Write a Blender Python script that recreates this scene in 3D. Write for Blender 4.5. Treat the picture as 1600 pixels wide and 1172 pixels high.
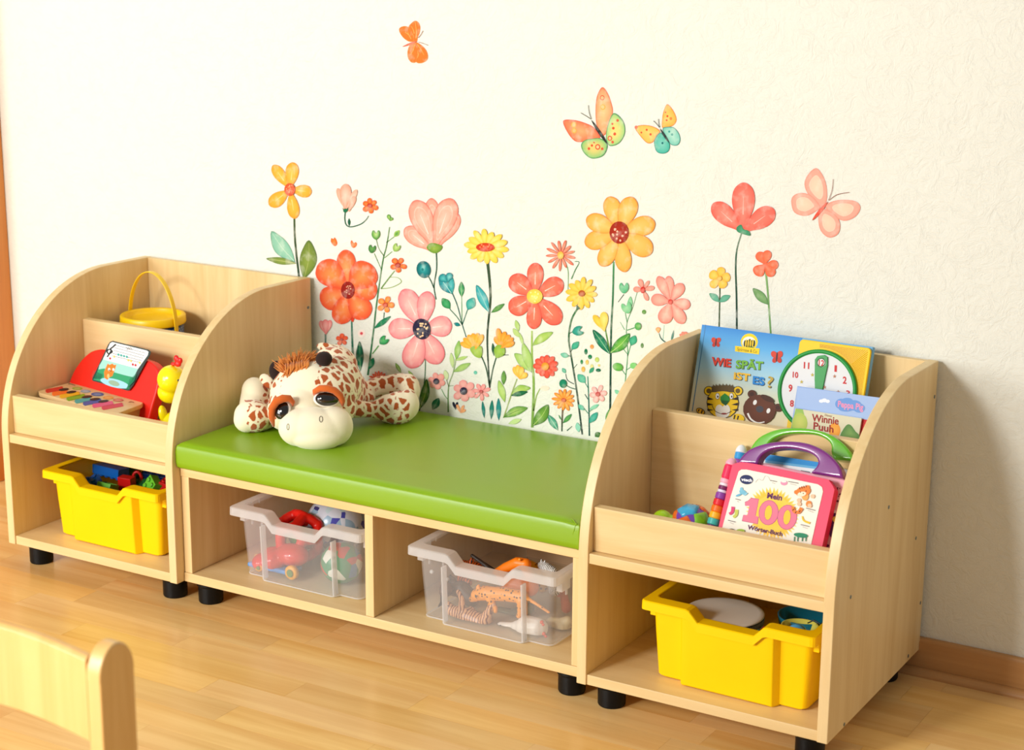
import bpy, bmesh, math, random
from mathutils import Vector, Matrix, noise
random.seed(7)
PI = math.pi
C = bpy.context.scene.collection
for o in list(bpy.data.objects): bpy.data.objects.remove(o)

# ---------------------------------------------------------------- camera
CX, CY, CZ = 2.6917, -2.9723, 1.3192
YAW, PITCH, ROLL, FPX = 0.53525, -0.2520, 0.00663, 2846.5
_f = Vector((-math.sin(YAW)*math.cos(PITCH), math.cos(YAW)*math.cos(PITCH), math.sin(PITCH)))
_r = _f.cross(Vector((0, 0, 1))).normalized(); _u = _r.cross(_f)
RR = math.cos(ROLL)*_r + math.sin(ROLL)*_u
UU = -math.sin(ROLL)*_r + math.cos(ROLL)*_u
CO = Vector((CX, CY, CZ))
cam = bpy.data.cameras.new('camera'); camo = bpy.data.objects.new('camera', cam); C.objects.link(camo)
m = Matrix((RR, UU, -_f)).transposed().to_4x4(); m.translation = CO; camo.matrix_world = m
cam.sensor_width = 36; cam.lens = 36*FPX/1600
cam.clip_start = .05
cam.dof.use_dof = True; cam.dof.focus_distance = 3.25; cam.dof.aperture_fstop = 6.0
bpy.context.scene.camera = camo
# ---------------------------------------------------------------- light
w = bpy.data.worlds.new('room_light'); bpy.context.scene.world = w; w.use_nodes = True
w.node_tree.nodes['Background'].inputs[0].default_value = (1.0, .975, .94, 1)
w.node_tree.nodes['Background'].inputs[1].default_value = .31
def area(name, loc, target, sx, sy, power, col):
    l = bpy.data.lights.new(name, 'AREA'); l.shape = 'RECTANGLE'; l.size = sx; l.size_y = sy; l.energy = power; l.color = col
    o = bpy.data.objects.new(name, l); C.objects.link(o); o.location = loc
    o.rotation_euler = (Vector(target)-Vector(loc)).to_track_quat('-Z', 'Y').to_euler()
area('key_lamp', (.1, -4.2, 1.95), (.95, 0, .35), .7, .7, 105, (1, .985, .955))
area('window_light', (-1.2, -4.0, 1.25), (.8, 0, .4), 1.8, 1.6, 85, (1, .99, .97))
vs = bpy.context.scene.view_settings
vs.view_transform = 'Standard'; vs.look = 'None'; vs.gamma = 1; vs.exposure = .07
vs.use_curve_mapping = False

# ---------------------------------------------------------------- helpers
def at(px, py, axis, val):
    """point of the photograph's ray (px,py) on the plane axis=val"""
    d = _f*FPX + RR*(px-800) - UU*(py-586)
    return CO + d*((val-CO[axis])/d[axis])
def atd(px, py, dep):
    return CO + (_f*FPX + RR*(px-800) - UU*(py-586))*(dep/FPX)
class Pl:
    def __init__(s, O, U, V):
        s.O = Vector(O); s.U = Vector(U).normalized(); V = Vector(V); s.V = (V - s.U*V.dot(s.U)).normalized(); s.N = s.U.cross(s.V)
    def px(s, x, y):
        d = _f*FPX + RR*(x-800) - UU*(y-586)
        p = CO + d*((s.O-CO).dot(s.N)/d.dot(s.N)) - s.O
        return (p.dot(s.U), p.dot(s.V))
    def P(s, u, v, w=0): return s.O + s.U*u + s.V*v + s.N*w
def lin(c):
    r = []
    for x in c[:3]:
        x /= 255
        r.append(x/12.92 if x <= .04045 else ((x+.055)/1.055)**2.4)
    return (r[0], r[1], r[2], 1)
def newmat(name):
    m = bpy.data.materials.new(name); m.use_nodes = True
    return m, m.node_tree, m.node_tree.nodes['Principled BSDF']
MATS = {}
def plain(rgb, rough=.5, coat=0, bump=0, bscale=200, metal=0, sheen=0, var=.04, spec=.5):
    key = (tuple(rgb), rough, coat, bump, bscale, metal, sheen, spec)
    if key in MATS: return MATS[key]
    m, nt, b = newmat('painted_%d' % len(MATS)); MATS[key] = m
    b.inputs['Roughness'].default_value = rough; b.inputs['Coat Weight'].default_value = coat; b.inputs['Metallic'].default_value = metal
    b.inputs['Sheen Weight'].default_value = sheen; b.inputs['Specular IOR Level'].default_value = spec
    tc = nt.nodes.new('ShaderNodeTexCoord'); n = nt.nodes.new('ShaderNodeTexNoise'); n.inputs['Scale'].default_value = 18
    nt.links.new(tc.outputs['Object'], n.inputs['Vector'])
    mx = nt.nodes.new('ShaderNodeMix'); mx.data_type = 'RGBA'; c = lin(rgb)
    mx.inputs['A'].default_value = tuple(x*(1-var) for x in c[:3])+(1,); mx.inputs['B'].default_value = tuple(min(1, x*(1+var)) for x in c[:3])+(1,)
    nt.links.new(n.outputs['Fac'], mx.inputs['Factor']); nt.links.new(mx.outputs['Result'], b.inputs['Base Color'])
    if bump:
        n2 = nt.nodes.new('ShaderNodeTexNoise'); n2.inputs['Scale'].default_value = bscale; nt.links.new(tc.outputs['Object'], n2.inputs['Vector'])
        bp = nt.nodes.new('ShaderNodeBump'); bp.inputs['Strength'].default_value = bump; bp.inputs['Distance'].default_value = .002
        nt.links.new(n2.outputs['Fac'], bp.inputs['Height']); nt.links.new(bp.outputs['Normal'], b.inputs['Normal'])
    return m
def wood(name, c1, c2, axis, rough=.42, scale=1.0, rnd=False, coat=0.0):
    m, nt, b = newmat(name)
    L = nt.links.new
    tc = nt.nodes.new('ShaderNodeTexCoord'); mp = nt.nodes.new('ShaderNodeMapping')
    s = [38*scale]*3; s[axis] = 2.2*scale; mp.inputs['Scale'].default_value = s
    L(tc.outputs['Object'], mp.inputs['Vector'])
    src = mp.outputs['Vector']
    oi = nt.nodes.new('ShaderNodeObjectInfo')
    if rnd:
        ad = nt.nodes.new('ShaderNodeVectorMath'); ad.operation = 'MULTIPLY_ADD'
        cmb = nt.nodes.new('ShaderNodeCombineXYZ')
        for k in range(3): L(oi.outputs['Random'], cmb.inputs[k])
        L(cmb.outputs[0], ad.inputs[0]); ad.inputs[1].default_value = (91, 53, 37); L(src, ad.inputs[2]); src = ad.outputs[0]
    n = nt.nodes.new('ShaderNodeTexNoise'); n.inputs['Scale'].default_value = 1; n.inputs['Detail'].default_value = 6; n.inputs['Roughness'].default_value = .62; n.inputs['Distortion'].default_value = .6
    L(src, n.inputs['Vector'])
    # broad cathedral figure
    mp2 = nt.nodes.new('ShaderNodeMapping'); s2 = [9*scale]*3; s2[axis] = 1.1*scale; mp2.inputs['Scale'].default_value = s2
    L(tc.outputs['Object'], mp2.inputs['Vector'])
    src2 = mp2.outputs['Vector']
    if rnd:
        ad2 = nt.nodes.new('ShaderNodeVectorMath'); ad2.operation = 'MULTIPLY_ADD'; L(cmb.outputs[0], ad2.inputs[0]); ad2.inputs[1].default_value = (31, 77, 13); L(src2, ad2.inputs[2]); src2 = ad2.outputs[0]
    n3 = nt.nodes.new('ShaderNodeTexNoise'); n3.inputs['Scale'].default_value = 1; n3.inputs['Detail'].default_value = 1; L(src2, n3.inputs['Vector'])
    mu = nt.nodes.new('ShaderNodeMath'); mu.operation = 'MULTIPLY'; mu.inputs[1].default_value = 16; L(n3.outputs['Fac'], mu.inputs[0])
    sn = nt.nodes.new('ShaderNodeMath'); sn.operation = 'SINE'; L(mu.outputs[0], sn.inputs[0])
    ma = nt.nodes.new('ShaderNodeMath'); ma.operation = 'MULTIPLY_ADD'; ma.inputs[1].default_value = .09; L(sn.outputs[0], ma.inputs[0]); L(n.outputs['Fac'], ma.inputs[2])
    cr = nt.nodes.new('ShaderNodeValToRGB'); cr.color_ramp.elements[0].position = .25; cr.color_ramp.elements[1].position = .75
    cr.color_ramp.elements[0].color = lin(c1); cr.color_ramp.elements[1].color = lin(c2)
    L(ma.outputs[0], cr.inputs['Fac'])
    out = cr.outputs['Color']
    if rnd:
        hv = nt.nodes.new('ShaderNodeHueSaturation'); L(out, hv.inputs['Color'])
        mr = nt.nodes.new('ShaderNodeMapRange'); mr.inputs['To Min'].default_value = .90; mr.inputs['To Max'].default_value = 1.06; L(oi.outputs['Random'], mr.inputs['Value']); L(mr.outputs[0], hv.inputs['Value'])
        r2 = nt.nodes.new('ShaderNodeMath'); r2.operation = 'MULTIPLY'; r2.inputs[1].default_value = 37.3; L(oi.outputs['Random'], r2.inputs[0])
        fr = nt.nodes.new('ShaderNodeMath'); fr.operation = 'FRACT'; L(r2.outputs[0], fr.inputs[0])
        mr2 = nt.nodes.new('ShaderNodeMapRange'); mr2.inputs['To Min'].default_value = .94; mr2.inputs['To Max'].default_value = 1.04; L(fr.outputs[0], mr2.inputs['Value']); L(mr2.outputs[0], hv.inputs['Saturation'])
        out = hv.outputs['Color']
    L(out, b.inputs['Base Color']); b.inputs['Roughness'].default_value = rough; b.inputs['Coat Weight'].default_value = coat; b.inputs['Coat Roughness'].default_value = .2
    bp = nt.nodes.new('ShaderNodeBump'); bp.inputs['Strength'].default_value = .06; bp.inputs['Distance'].default_value = .001
    L(n.outputs['Fac'], bp.inputs['Height']); L(bp.outputs['Normal'], b.inputs['Normal'])
    return m
W1, W2 = (223, 188, 127), (240, 212, 158)
WV = wood('maple_laminate_upright', W1, W2, 2); WH = wood('maple_laminate_level', W1, W2, 0); WY = wood('maple_laminate_deep', W1, W2, 1)
# printed art: colour attribute with a watercolour mottling
def print_mat(name, rough, amt):
    m, nt, b = newmat(name); L = nt.links.new
    ca = nt.nodes.new('ShaderNodeVertexColor'); ca.layer_name = 'Col'
    tc = nt.nodes.new('ShaderNodeTexCoord'); n = nt.nodes.new('ShaderNodeTexNoise'); n.inputs['Scale'].default_value = 55; n.inputs['Detail'].default_value = 5
    L(tc.outputs['Object'], n.inputs['Vector'])
    mr = nt.nodes.new('ShaderNodeMapRange'); mr.inputs['From Min'].default_value = .3; mr.inputs['From Max'].default_value = .7
    mr.inputs['To Min'].default_value = -amt; mr.inputs['To Max'].default_value = amt; L(n.outputs['Fac'], mr.inputs['Value'])
    mx = nt.nodes.new('ShaderNodeMix'); mx.data_type = 'RGBA'; mx.clamp_factor = True
    L(mr.outputs[0], mx.inputs['Factor']); L(ca.outputs['Color'], mx.inputs['A']); mx.inputs['B'].default_value = (1, .97, .86, 1)
    L(mx.outputs['Result'], b.inputs['Base Color']); b.inputs['Roughness'].default_value = rough; b.inputs['Specular IOR Level'].default_value = .25
    return m
PM = print_mat('sticker_print', .8, .24); PG = print_mat('cover_print', .55, .0)

def props(o, label=None, cat=None, group=None, kind=None):
    if label: o['label'] = label
    if cat: o['category'] = cat
    if group: o['group'] = group
    if kind: o['kind'] = kind
    return o
def empty(name, loc, label=None, cat=None, group=None, kind=None):
    o = bpy.data.objects.new(name, None); C.objects.link(o); o.location = loc; o.empty_display_size = .02
    return props(o, label, cat, group, kind)
def wpos(o):
    v = Vector((0, 0, 0))
    while o: v += o.location; o = o.parent
    return v
def link(name, me, parent=None, mat=None, label=None, cat=None, group=None, kind=None, bevel=0, seg=2, smooth=None, origin=None):
    """mesh in world coordinates -> object whose origin sits at the parent's origin or at the mesh's base"""
    if origin is None:
        if parent: origin = wpos(parent)
        else:
            xs = [v.co for v in me.vertices]; lo = Vector([min(c[i] for c in xs) for i in range(3)]); hi = Vector([max(c[i] for c in xs) for i in range(3)])
            origin = Vector(((lo.x+hi.x)/2, (lo.y+hi.y)/2, lo.z))
    me.transform(Matrix.Translation(-Vector(origin)))
    o = bpy.data.objects.new(name, me); C.objects.link(o)
    if parent: o.parent = parent; o.location = Vector(origin)-wpos(parent)
    else: o.location = origin
    if mat: me.materials.append(mat)
    if smooth is not None:
        for p in me.polygons: p.use_smooth = smooth
    if bevel:
        b = o.modifiers.new('bevel', 'BEVEL'); b.width = bevel; b.segments = seg; b.limit_method = 'ANGLE'; b.angle_limit = math.radians(40)
        for p in me.polygons: p.use_smooth = True
        wn = o.modifiers.new('wn', 'WEIGHTED_NORMAL')
    return props(o, label, cat, group, kind)
class MB:
    def __init__(s): s.v = []; s.f = []; s.c = []
    def add(s, vs, fs, col=None):
        n = len(s.v); s.v += [Vector(x) for x in vs]; s.f += [tuple(i+n for i in f) for f in fs]; s.c += [col]*len(vs) if not isinstance(col, list) else col
        return s
    def box(s, x0, x1, y0, y1, z0, z1, fr=None):
        vs = [(x, y, z) for z in (z0, z1) for x, y in ((x0, y0), (x1, y0), (x1, y1), (x0, y1))]
        if fr: vs = [fr.P(*v) for v in vs]
        return s.add(vs, [(3, 2, 1, 0), (4, 5, 6, 7), (0, 1, 5, 4), (1, 2, 6, 5), (2, 3, 7, 6), (3, 0, 4, 7)])
    def prism(s, pts, axis, a, b):
        """pts: outline in the two other axes (cyclic order), extruded along axis from a to b"""
        n = len(pts); vs = []
        for t in (a, b):
            for p in pts:
                q = list(p); q.insert(axis, t); vs.append(q)
        return s.add(vs, [tuple(range(n))[::-1], tuple(range(n, 2*n))] + [(i, (i+1) % n, n+(i+1) % n, n+i) for i in range(n)])
    def slab(s, pl, uv, w0, w1):
        n = len(uv); vs = [pl.P(u, v, w0) for u, v in uv] + [pl.P(u, v, w1) for u, v in uv]
        return s.add(vs, [tuple(range(n))[::-1], tuple(range(n, 2*n))] + [(i, (i+1) % n, n+(i+1) % n, n+i) for i in range(n)])
    def tube(s, pts, r, seg=10, cap=True, closed=False):
        pts = [Vector(p) for p in pts]; n = len(pts); rs = r if isinstance(r, (list, tuple)) else [r]*n
        up = None; vs = []; fs = []
        for i, p in enumerate(pts):
            if closed: t = pts[(i+1) % n]-pts[i-1]
            else: t = pts[min(i+1, n-1)]-pts[max(i-1, 0)]
            t.normalize()
            if up is None: up = t.orthogonal().normalized()
            up = (up - t*up.dot(t)).normalized(); sd = t.cross(up)
            for k in range(seg):
                a = 2*PI*k/seg; vs.append(p+(up*math.cos(a)+sd*math.sin(a))*rs[i])
        m_ = n if closed else n-1
        for i in range(m_):
            for k in range(seg):
                a = i*seg+k; b = i*seg+(k+1) % seg; j = (i+1) % n; c = j*seg+(k+1) % seg; d = j*seg+k
                fs.append((a, b, c, d))
        if cap and not closed: fs += [tuple(range(seg))[::-1], tuple(range((n-1)*seg, n*seg))]
        return s.add(vs, fs)
    def lathe(s, c, prof, seg=32, ax=(0, 0, 1)):
        ax = Vector(ax).normalized(); a1 = ax.orthogonal().normalized() if abs(ax.z) < .999 else Vector((1, 0, 0)); a2 = ax.cross(a1); c = Vector(c); vs = []; fs = []
        for r, h in prof:
            for k in range(seg):
                t = 2*PI*k/seg; vs.append(c+ax*h+(a1*math.cos(t)+a2*math.sin(t))*max(r, 1e-5))
        for i in range(len(prof)-1):
            for k in range(seg):
                fs.append((i*seg+k, i*seg+(k+1) % seg, (i+1)*seg+(k+1) % seg, (i+1)*seg+k))
        return s.add(vs, fs + [tuple(range(seg))[::-1], tuple(range((len(prof)-1)*seg, len(prof)*seg))])
    def ball(s, c, rx, ry=None, rz=None, R=None, seg=20, rings=12):
        ry = rx if ry is None else ry; rz = rx if rz is None else rz; c = Vector(c); vs = []; fs = []
        for i in range(rings+1):
            th = PI*i/rings
            for k in range(seg):
                a = 2*PI*k/seg; q = Vector((rx*math.sin(th)*math.cos(a), ry*math.sin(th)*math.sin(a), rz*math.cos(th)))
                vs.append(c+(R @ q if R else q))
        for i in range(rings):
            for k in range(seg): fs.append((i*seg+k, (i+1)*seg+k, (i+1)*seg+(k+1) % seg, i*seg+(k+1) % seg))
        return s.add(vs, fs)
    def cone(s, p1, r1, p2, r2, seg=14):
        p1 = Vector(p1); p2 = Vector(p2); s.ball(p1, r1, seg=seg, rings=8); s.ball(p2, r2, seg=seg, rings=8)
        return s.tube([p1, p2], [r1, r2], seg=seg)
    def mesh(s):
        me = bpy.data.meshes.new('m'); me.from_pydata([tuple(v) for v in s.v], [], s.f); me.update()
        if any(c is not None for c in s.c):
            ca = me.color_attributes.new('Col', 'FLOAT_COLOR', 'POINT')
            for i, c in enumerate(s.c): ca.data[i].color = lin(c) if c is not None else (1, 1, 1, 1)
        return me
    def fixed(s, merge=False):
        me = s.mesh(); bm = bmesh.new(); bm.from_mesh(me)
        if merge: bmesh.ops.remove_doubles(bm, verts=bm.verts, dist=2e-5)
        bmesh.ops.recalc_face_normals(bm, faces=bm.faces); bm.to_mesh(me); bm.free(); return me
    def build(s, name, mat, parent=None, **k):
        return link(name, s.fixed(k.pop('merge', True)), parent, mat, **k)
def evald(me, mods):
    o = bpy.data.objects.new('tmp', me); C.objects.link(o)
    for t, kw in mods:
        md = o.modifiers.new(t, t)
        for a, b in kw.items(): setattr(md, a, b)
    dg = bpy.context.evaluated_depsgraph_get(); r = bpy.data.meshes.new_from_object(o.evaluated_get(dg))
    bpy.data.objects.remove(o); return r
def fuse(mb, voxel, smooth=6):
    return evald(mb.mesh(), [('REMESH', dict(mode='VOXEL', voxel_size=voxel)), ('SMOOTH', dict(factor=.5, iterations=smooth))])

# ---- flat print, drawn in picture coordinates onto a plane of the scene
def crom(pts, n=6, closed=True):
    out = []; N = len(pts)
    for i in range(N if closed else N-1):
        if closed: p = [pts[(i+k-1) % N] for k in range(4)]
        else: p = [pts[max(0, min(N-1, i+k-1))] for k in range(4)]
        for j in range(n):
            t = j/n; out.append(tuple(.5*((2*p[1][k])+(-p[0][k]+p[2][k])*t+(2*p[0][k]-5*p[1][k]+4*p[2][k]-p[3][k])*t*t+(-p[0][k]+3*p[1][k]-3*p[2][k]+p[3][k])*t**3) for k in (0, 1)))
    if not closed: out.append(tuple(pts[-1]))
    return out
def mixc(a, b, t): return tuple(a[i]*(1-t)+b[i]*t for i in range(3))
class Art(MB):
    def __init__(s, pl, w=.0004, dw=.00004): super().__init__(); s.pl = pl; s.w = w; s.dw = dw
    def V(s, x, y, w=None):
        u, v = s.pl.px(x, y); return s.pl.P(u, v, s.w if w is None else w)
    def blob(s, pts, cin, cout=None, edge=None, smooth=True, n=5):
        cout = cout or cin; edge = edge or cout
        P = crom(pts, n) if smooth else list(pts); N = len(P)
        cx = sum(p[0] for p in P)/N; cy = sum(p[1] for p in P)/N
        rings = [(1, edge), (.88, cout), (.5, mixc(cin, cout, .45))]; vs = []; cs = []
        for k, c in rings:
            for p in P: vs.append(s.V(cx+(p[0]-cx)*k, cy+(p[1]-cy)*k)); cs.append(c)
        vs.append(s.V(cx, cy)); cs.append(cin); fs = []
        for r in range(2):
            for i in range(N): j = (i+1) % N; fs.append((r*N+i, (r+1)*N+i, (r+1)*N+j, r*N+j))
        for i in range(N): fs.append((2*N+i, 3*N, 2*N+(i+1) % N))
        s.add(vs, fs, cs); s.w += s.dw; return s
    def poly(s, pts, c, c2=None):
        """flat polygon, optional second colour for the last half of its points"""
        n = len(pts); s.add([s.V(*p) for p in pts], [tuple(range(n))], [c]*n if c2 is None else [c]*(n//2)+[c2]*(n-n//2)); s.w += s.dw; return s
    def ell(s, x, y, rx, ry=None, c=(0, 0, 0), rot=0, c2=None, edge=None):
        ry = ry or rx; ca, sa = math.cos(rot), math.sin(rot)
        pts = [(x+rx*math.cos(a)*ca-ry*math.sin(a)*sa, y+rx*math.cos(a)*sa+ry*math.sin(a)*ca) for a in [2*PI*k/18 for k in range(18)]]
        return s.blob(pts, c, c2 or c, edge, smooth=False)
    def strip(s, pts, w0, w1, c, c2=None, n=6):
        P = crom(pts, n, closed=False) if len(pts) > 2 else pts; N = len(P); vs = []; cs = []
        for i, p in enumerate(P):
            a = P[max(0, i-1)]; b = P[min(N-1, i+1)]; dx, dy = b[0]-a[0], b[1]-a[1]; l = math.hypot(dx, dy) or 1
            t = i/(N-1); h = (w0*(1-t)+w1*t)*.58; nx, ny = -dy/l*h, dx/l*h
            vs += [s.V(p[0]+nx, p[1]+ny), s.V(p[0]-nx, p[1]-ny)]; cs += [mixc(c, c2 or c, t)]*2
        s.add(vs, [(2*i, 2*i+1, 2*i+3, 2*i+2) for i in range(N-1)], cs); s.w += s.dw; return s
    def petal(s, bx, by, tx, ty, wd, cin, cout, edge=None, notch=0):
        dx, dy = tx-bx, ty-by; l = math.hypot(dx, dy); ux, uy = dx/l, dy/l; h = wd/2
        pr = [(0, .16), (.18, .38), (.42, .82), (.66, 1), (.86, .82), (.97, .38)]
        pts = [(t, k) for t, k in pr] + [(1-notch, 0)] + [(t, -k) for t, k in pr[::-1]]
        return s.blob([(bx+ux*l*t-uy*h*k, by+uy*l*t+ux*h*k) for t, k in pts], cin, cout, edge, n=3)
    def leaf(s, bx, by, tx, ty, wd, c1, c2=None, vein=None, bend=0):
        dx, dy = tx-bx, ty-by; l = math.hypot(dx, dy); ux, uy = dx/l, dy/l; h = wd/2
        pts = [(0, .04), (.25, .72), (.5, 1), (.75, .75), (1, 0), (.75, -.75), (.5, -1), (.25, -.72), (0, -.04)]
        f = lambda t, k: (bx+ux*l*t-uy*(h*k+bend*math.sin(PI*t)), by+uy*l*t+ux*(h*k+bend*math.sin(PI*t)))
        s.blob([f(*p) for p in pts], c1, c2 or c1, mixc(c2 or c1, (20, 60, 40), .35), n=3)
        if vein: s.strip([f(.03, 0), f(.5, .05), f(.93, 0)], .8, .3, vein)
        return s
    def text(s, txt, p0, p1, hpx, c, bold=0, skew=0, up=None, space=1.0, c2=None):
        """baseline from picture point p0 to p1, capital height hpx (picture pixels)"""
        cu = bpy.data.curves.new('t', 'FONT'); cu.body = txt; cu.offset = bold; cu.size = 1; cu.space_character = space; cu.resolution_u = 3
        me = evald_curve(cu)
        xs = [v.co.x for v in me.vertices]; x0, x1 = min(xs), max(xs)
        dx, dy = p1[0]-p0[0], p1[1]-p0[1]; L = math.hypot(dx, dy)
        ux, uy = (up[0], up[1]) if up else (dy/L, -dx/L)
        ux += dx/L*skew; uy += dy/L*skew
        vs = []
        for v in me.vertices:
            t = (v.co.x-x0)/(x1-x0); h = v.co.y/.72*hpx
            vs.append(s.V(p0[0]+dx*t+ux*h, p0[1]+dy*t+uy*h))
        fs = [tuple(p.vertices) for p in me.polygons]
        s.add(vs, fs, [c]*len(vs)); s.w += s.dw; bpy.data.meshes.remove(me); return s
    def done(s, name, parent, mat=None, **k):
        """flat print as a mesh"""
        return link(name, s.mesh(), parent, mat or PM, **k)
def evald_curve(cu):
    o = bpy.data.objects.new('tmp', cu); C.objects.link(o); dg = bpy.context.evaluated_depsgraph_get()
    me = bpy.data.meshes.new_from_object(o.evaluated_get(dg)); bpy.data.objects.remove(o); bpy.data.curves.remove(cu); return me
def Z(ox, oy, sc): return lambda *ps: [(ox+x*sc, oy+y*sc) for x, y in ps] if len(ps) > 1 else (ox+ps[0][0]*sc, oy+ps[0][1]*sc)
# ================================================================ room
def wall_material():
    m, nt, b = newmat('embossed_wallpaper'); L = nt.links.new
    tc = nt.nodes.new('ShaderNodeTexCoord')
    n = nt.nodes.new('ShaderNodeTexNoise'); n.inputs['Scale'].default_value = 30; n.inputs['Detail'].default_value = 4; n.inputs['Distortion'].default_value = 2.6
    L(tc.outputs['Object'], n.inputs['Vector'])
    v = nt.nodes.new('ShaderNodeTexVoronoi'); v.feature = 'DISTANCE_TO_EDGE'; v.inputs['Scale'].default_value = 24
    mxv = nt.nodes.new('ShaderNodeMix'); mxv.data_type = 'VECTOR'; mxv.inputs['Factor'].default_value = .12
    L(tc.outputs['Object'], mxv.inputs['A']); L(n.outputs['Color'], mxv.inputs['B']); L(mxv.outputs['Result'], v.inputs['Vector'])
    cr = nt.nodes.new('ShaderNodeMapRange'); cr.inputs['From Max'].default_value = .16; L(v.outputs['Distance'], cr.inputs['Value'])
    n2 = nt.nodes.new('ShaderNodeTexNoise'); n2.inputs['Scale'].default_value = 110; n2.inputs['Detail'].default_value = 3; L(tc.outputs['Object'], n2.inputs['Vector'])
    a = nt.nodes.new('ShaderNodeMath'); a.operation = 'MULTIPLY_ADD'; a.inputs[1].default_value = .16; L(cr.outputs[0], a.inputs[0]); L(n.outputs['Fac'], a.inputs[2])
    a2 = nt.nodes.new('ShaderNodeMath'); a2.operation = 'MULTIPLY_ADD'; a2.inputs[1].default_value = .4; L(n2.outputs['Fac'], a2.inputs[0]); L(a.outputs[0], a2.inputs[2])
    bp = nt.nodes.new('ShaderNodeBump'); bp.inputs['Strength'].default_value = .6; bp.inputs['Distance'].default_value = .0028
    L(a2.outputs[0], bp.inputs['Height']); L(bp.outputs['Normal'], b.inputs['Normal'])
    b.inputs['Base Color'].default_value = lin((235, 236, 225)); b.inputs['Roughness'].default_value = .8
    return m
MB().box(-1.6, 3.4, 0, .12, 0, 2.6).build('wall_back', wall_material(), kind='structure', label='off-white wall with an embossed plaster-like wallpaper')
# floor: sub-floor slab and beech staves
FL = wood('beech_floor', (228, 172, 94), (250, 208, 134), 0, rough=.3, scale=.8, rnd=True, coat=.25)
FB = wood('beech_floor_far', (228, 172, 94), (250, 208, 134), 0, rough=.3, scale=.8, coat=.25)
fl = empty('floor', (0, 0, 0), kind='structure', label='warm beech strip floor of short staggered staves')
MB().box(-1.6, 3.4, -4.0, 0, -.06, -.0035).build('subfloor', FB, fl)
SW = .068; meshes = {}
def stave(L_):
    if L_ not in meshes:
        mb = MB().box(0, L_, 0, SW-.0003, -.0033, 0); me = mb.fixed(); me.materials.append(FL)
        meshes[L_] = me
    return meshes[L_]
row = 0; y = -SW
while y > -1.36:
    x = -.55 - random.choice([0, .08, .17, .25, .33]); xmax = 2.15 if y > -.75 else 1.6
    while x < xmax:
        L_ = random.choice([.28, .34, .40, .46, .52])
        if not (y > -.36 and x > .1 and x+L_ < 1.7):
            o = bpy.data.objects.new('plank', stave(L_)); C.objects.link(o); o.parent = fl; o.location = (x, y, 0)
            o.scale = ((L_-.0003)/L_, 1, 1)
        x += L_
    y -= SW
# baseboard and its quarter bead, right of the right-hand unit and hidden behind the furniture
BBM = wood('baseboard_wood', (178, 124, 68), (202, 150, 92), 0, rough=.45)
bb = MB().prism([(-.014, .0), (0, .0), (0, .067), (-.009, .067), (-.014, .060)], 0, -.40, 3.4).build('baseboard_back', BBM, kind='structure', bevel=.001, label='brown wooden baseboard along the white wall')
MB().prism([(-.0145, .0), (-.0145, .014)]+[(-.0145-.013*math.cos(a), .014*math.sin(a)) for a in [PI/2*k/6 for k in range(5, -1, -1)]], 0, -.40, 3.4).build('quarter_bead', BBM, bb)
# door casing at the far left
DM = wood('door_casing_wood', (206, 118, 44), (226, 146, 66), 2, rough=.4)
d1 = empty('door_1', (-.9, 0, 0), kind='structure', label='orange-brown wooden door frame at the left end of the wall')
MB().prism([(-.424, -.001), (-.424, -.075), (-.436, -.085), (-.455, -.085), (-.460, -.075), (-.478, -.075), (-.484, -.088), (-.52, -.088), (-.52, -.001)], 2, 0.001, 2.1).build('door_frame', DM, d1, bevel=.002)
dl = MB().box(-1.4, -.521, -.06, -.001, .004, 2.1).build('door_leaf', DM, d1, bevel=.002)
MB().lathe((-1.32, -.075, 1.02), [(.02, .0), (.02, .008), (.008, .01), (.008, .03)], 16, (0, -1, 0)).build('door_handle', plain((190, 190, 190), .3, metal=1), dl)

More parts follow.
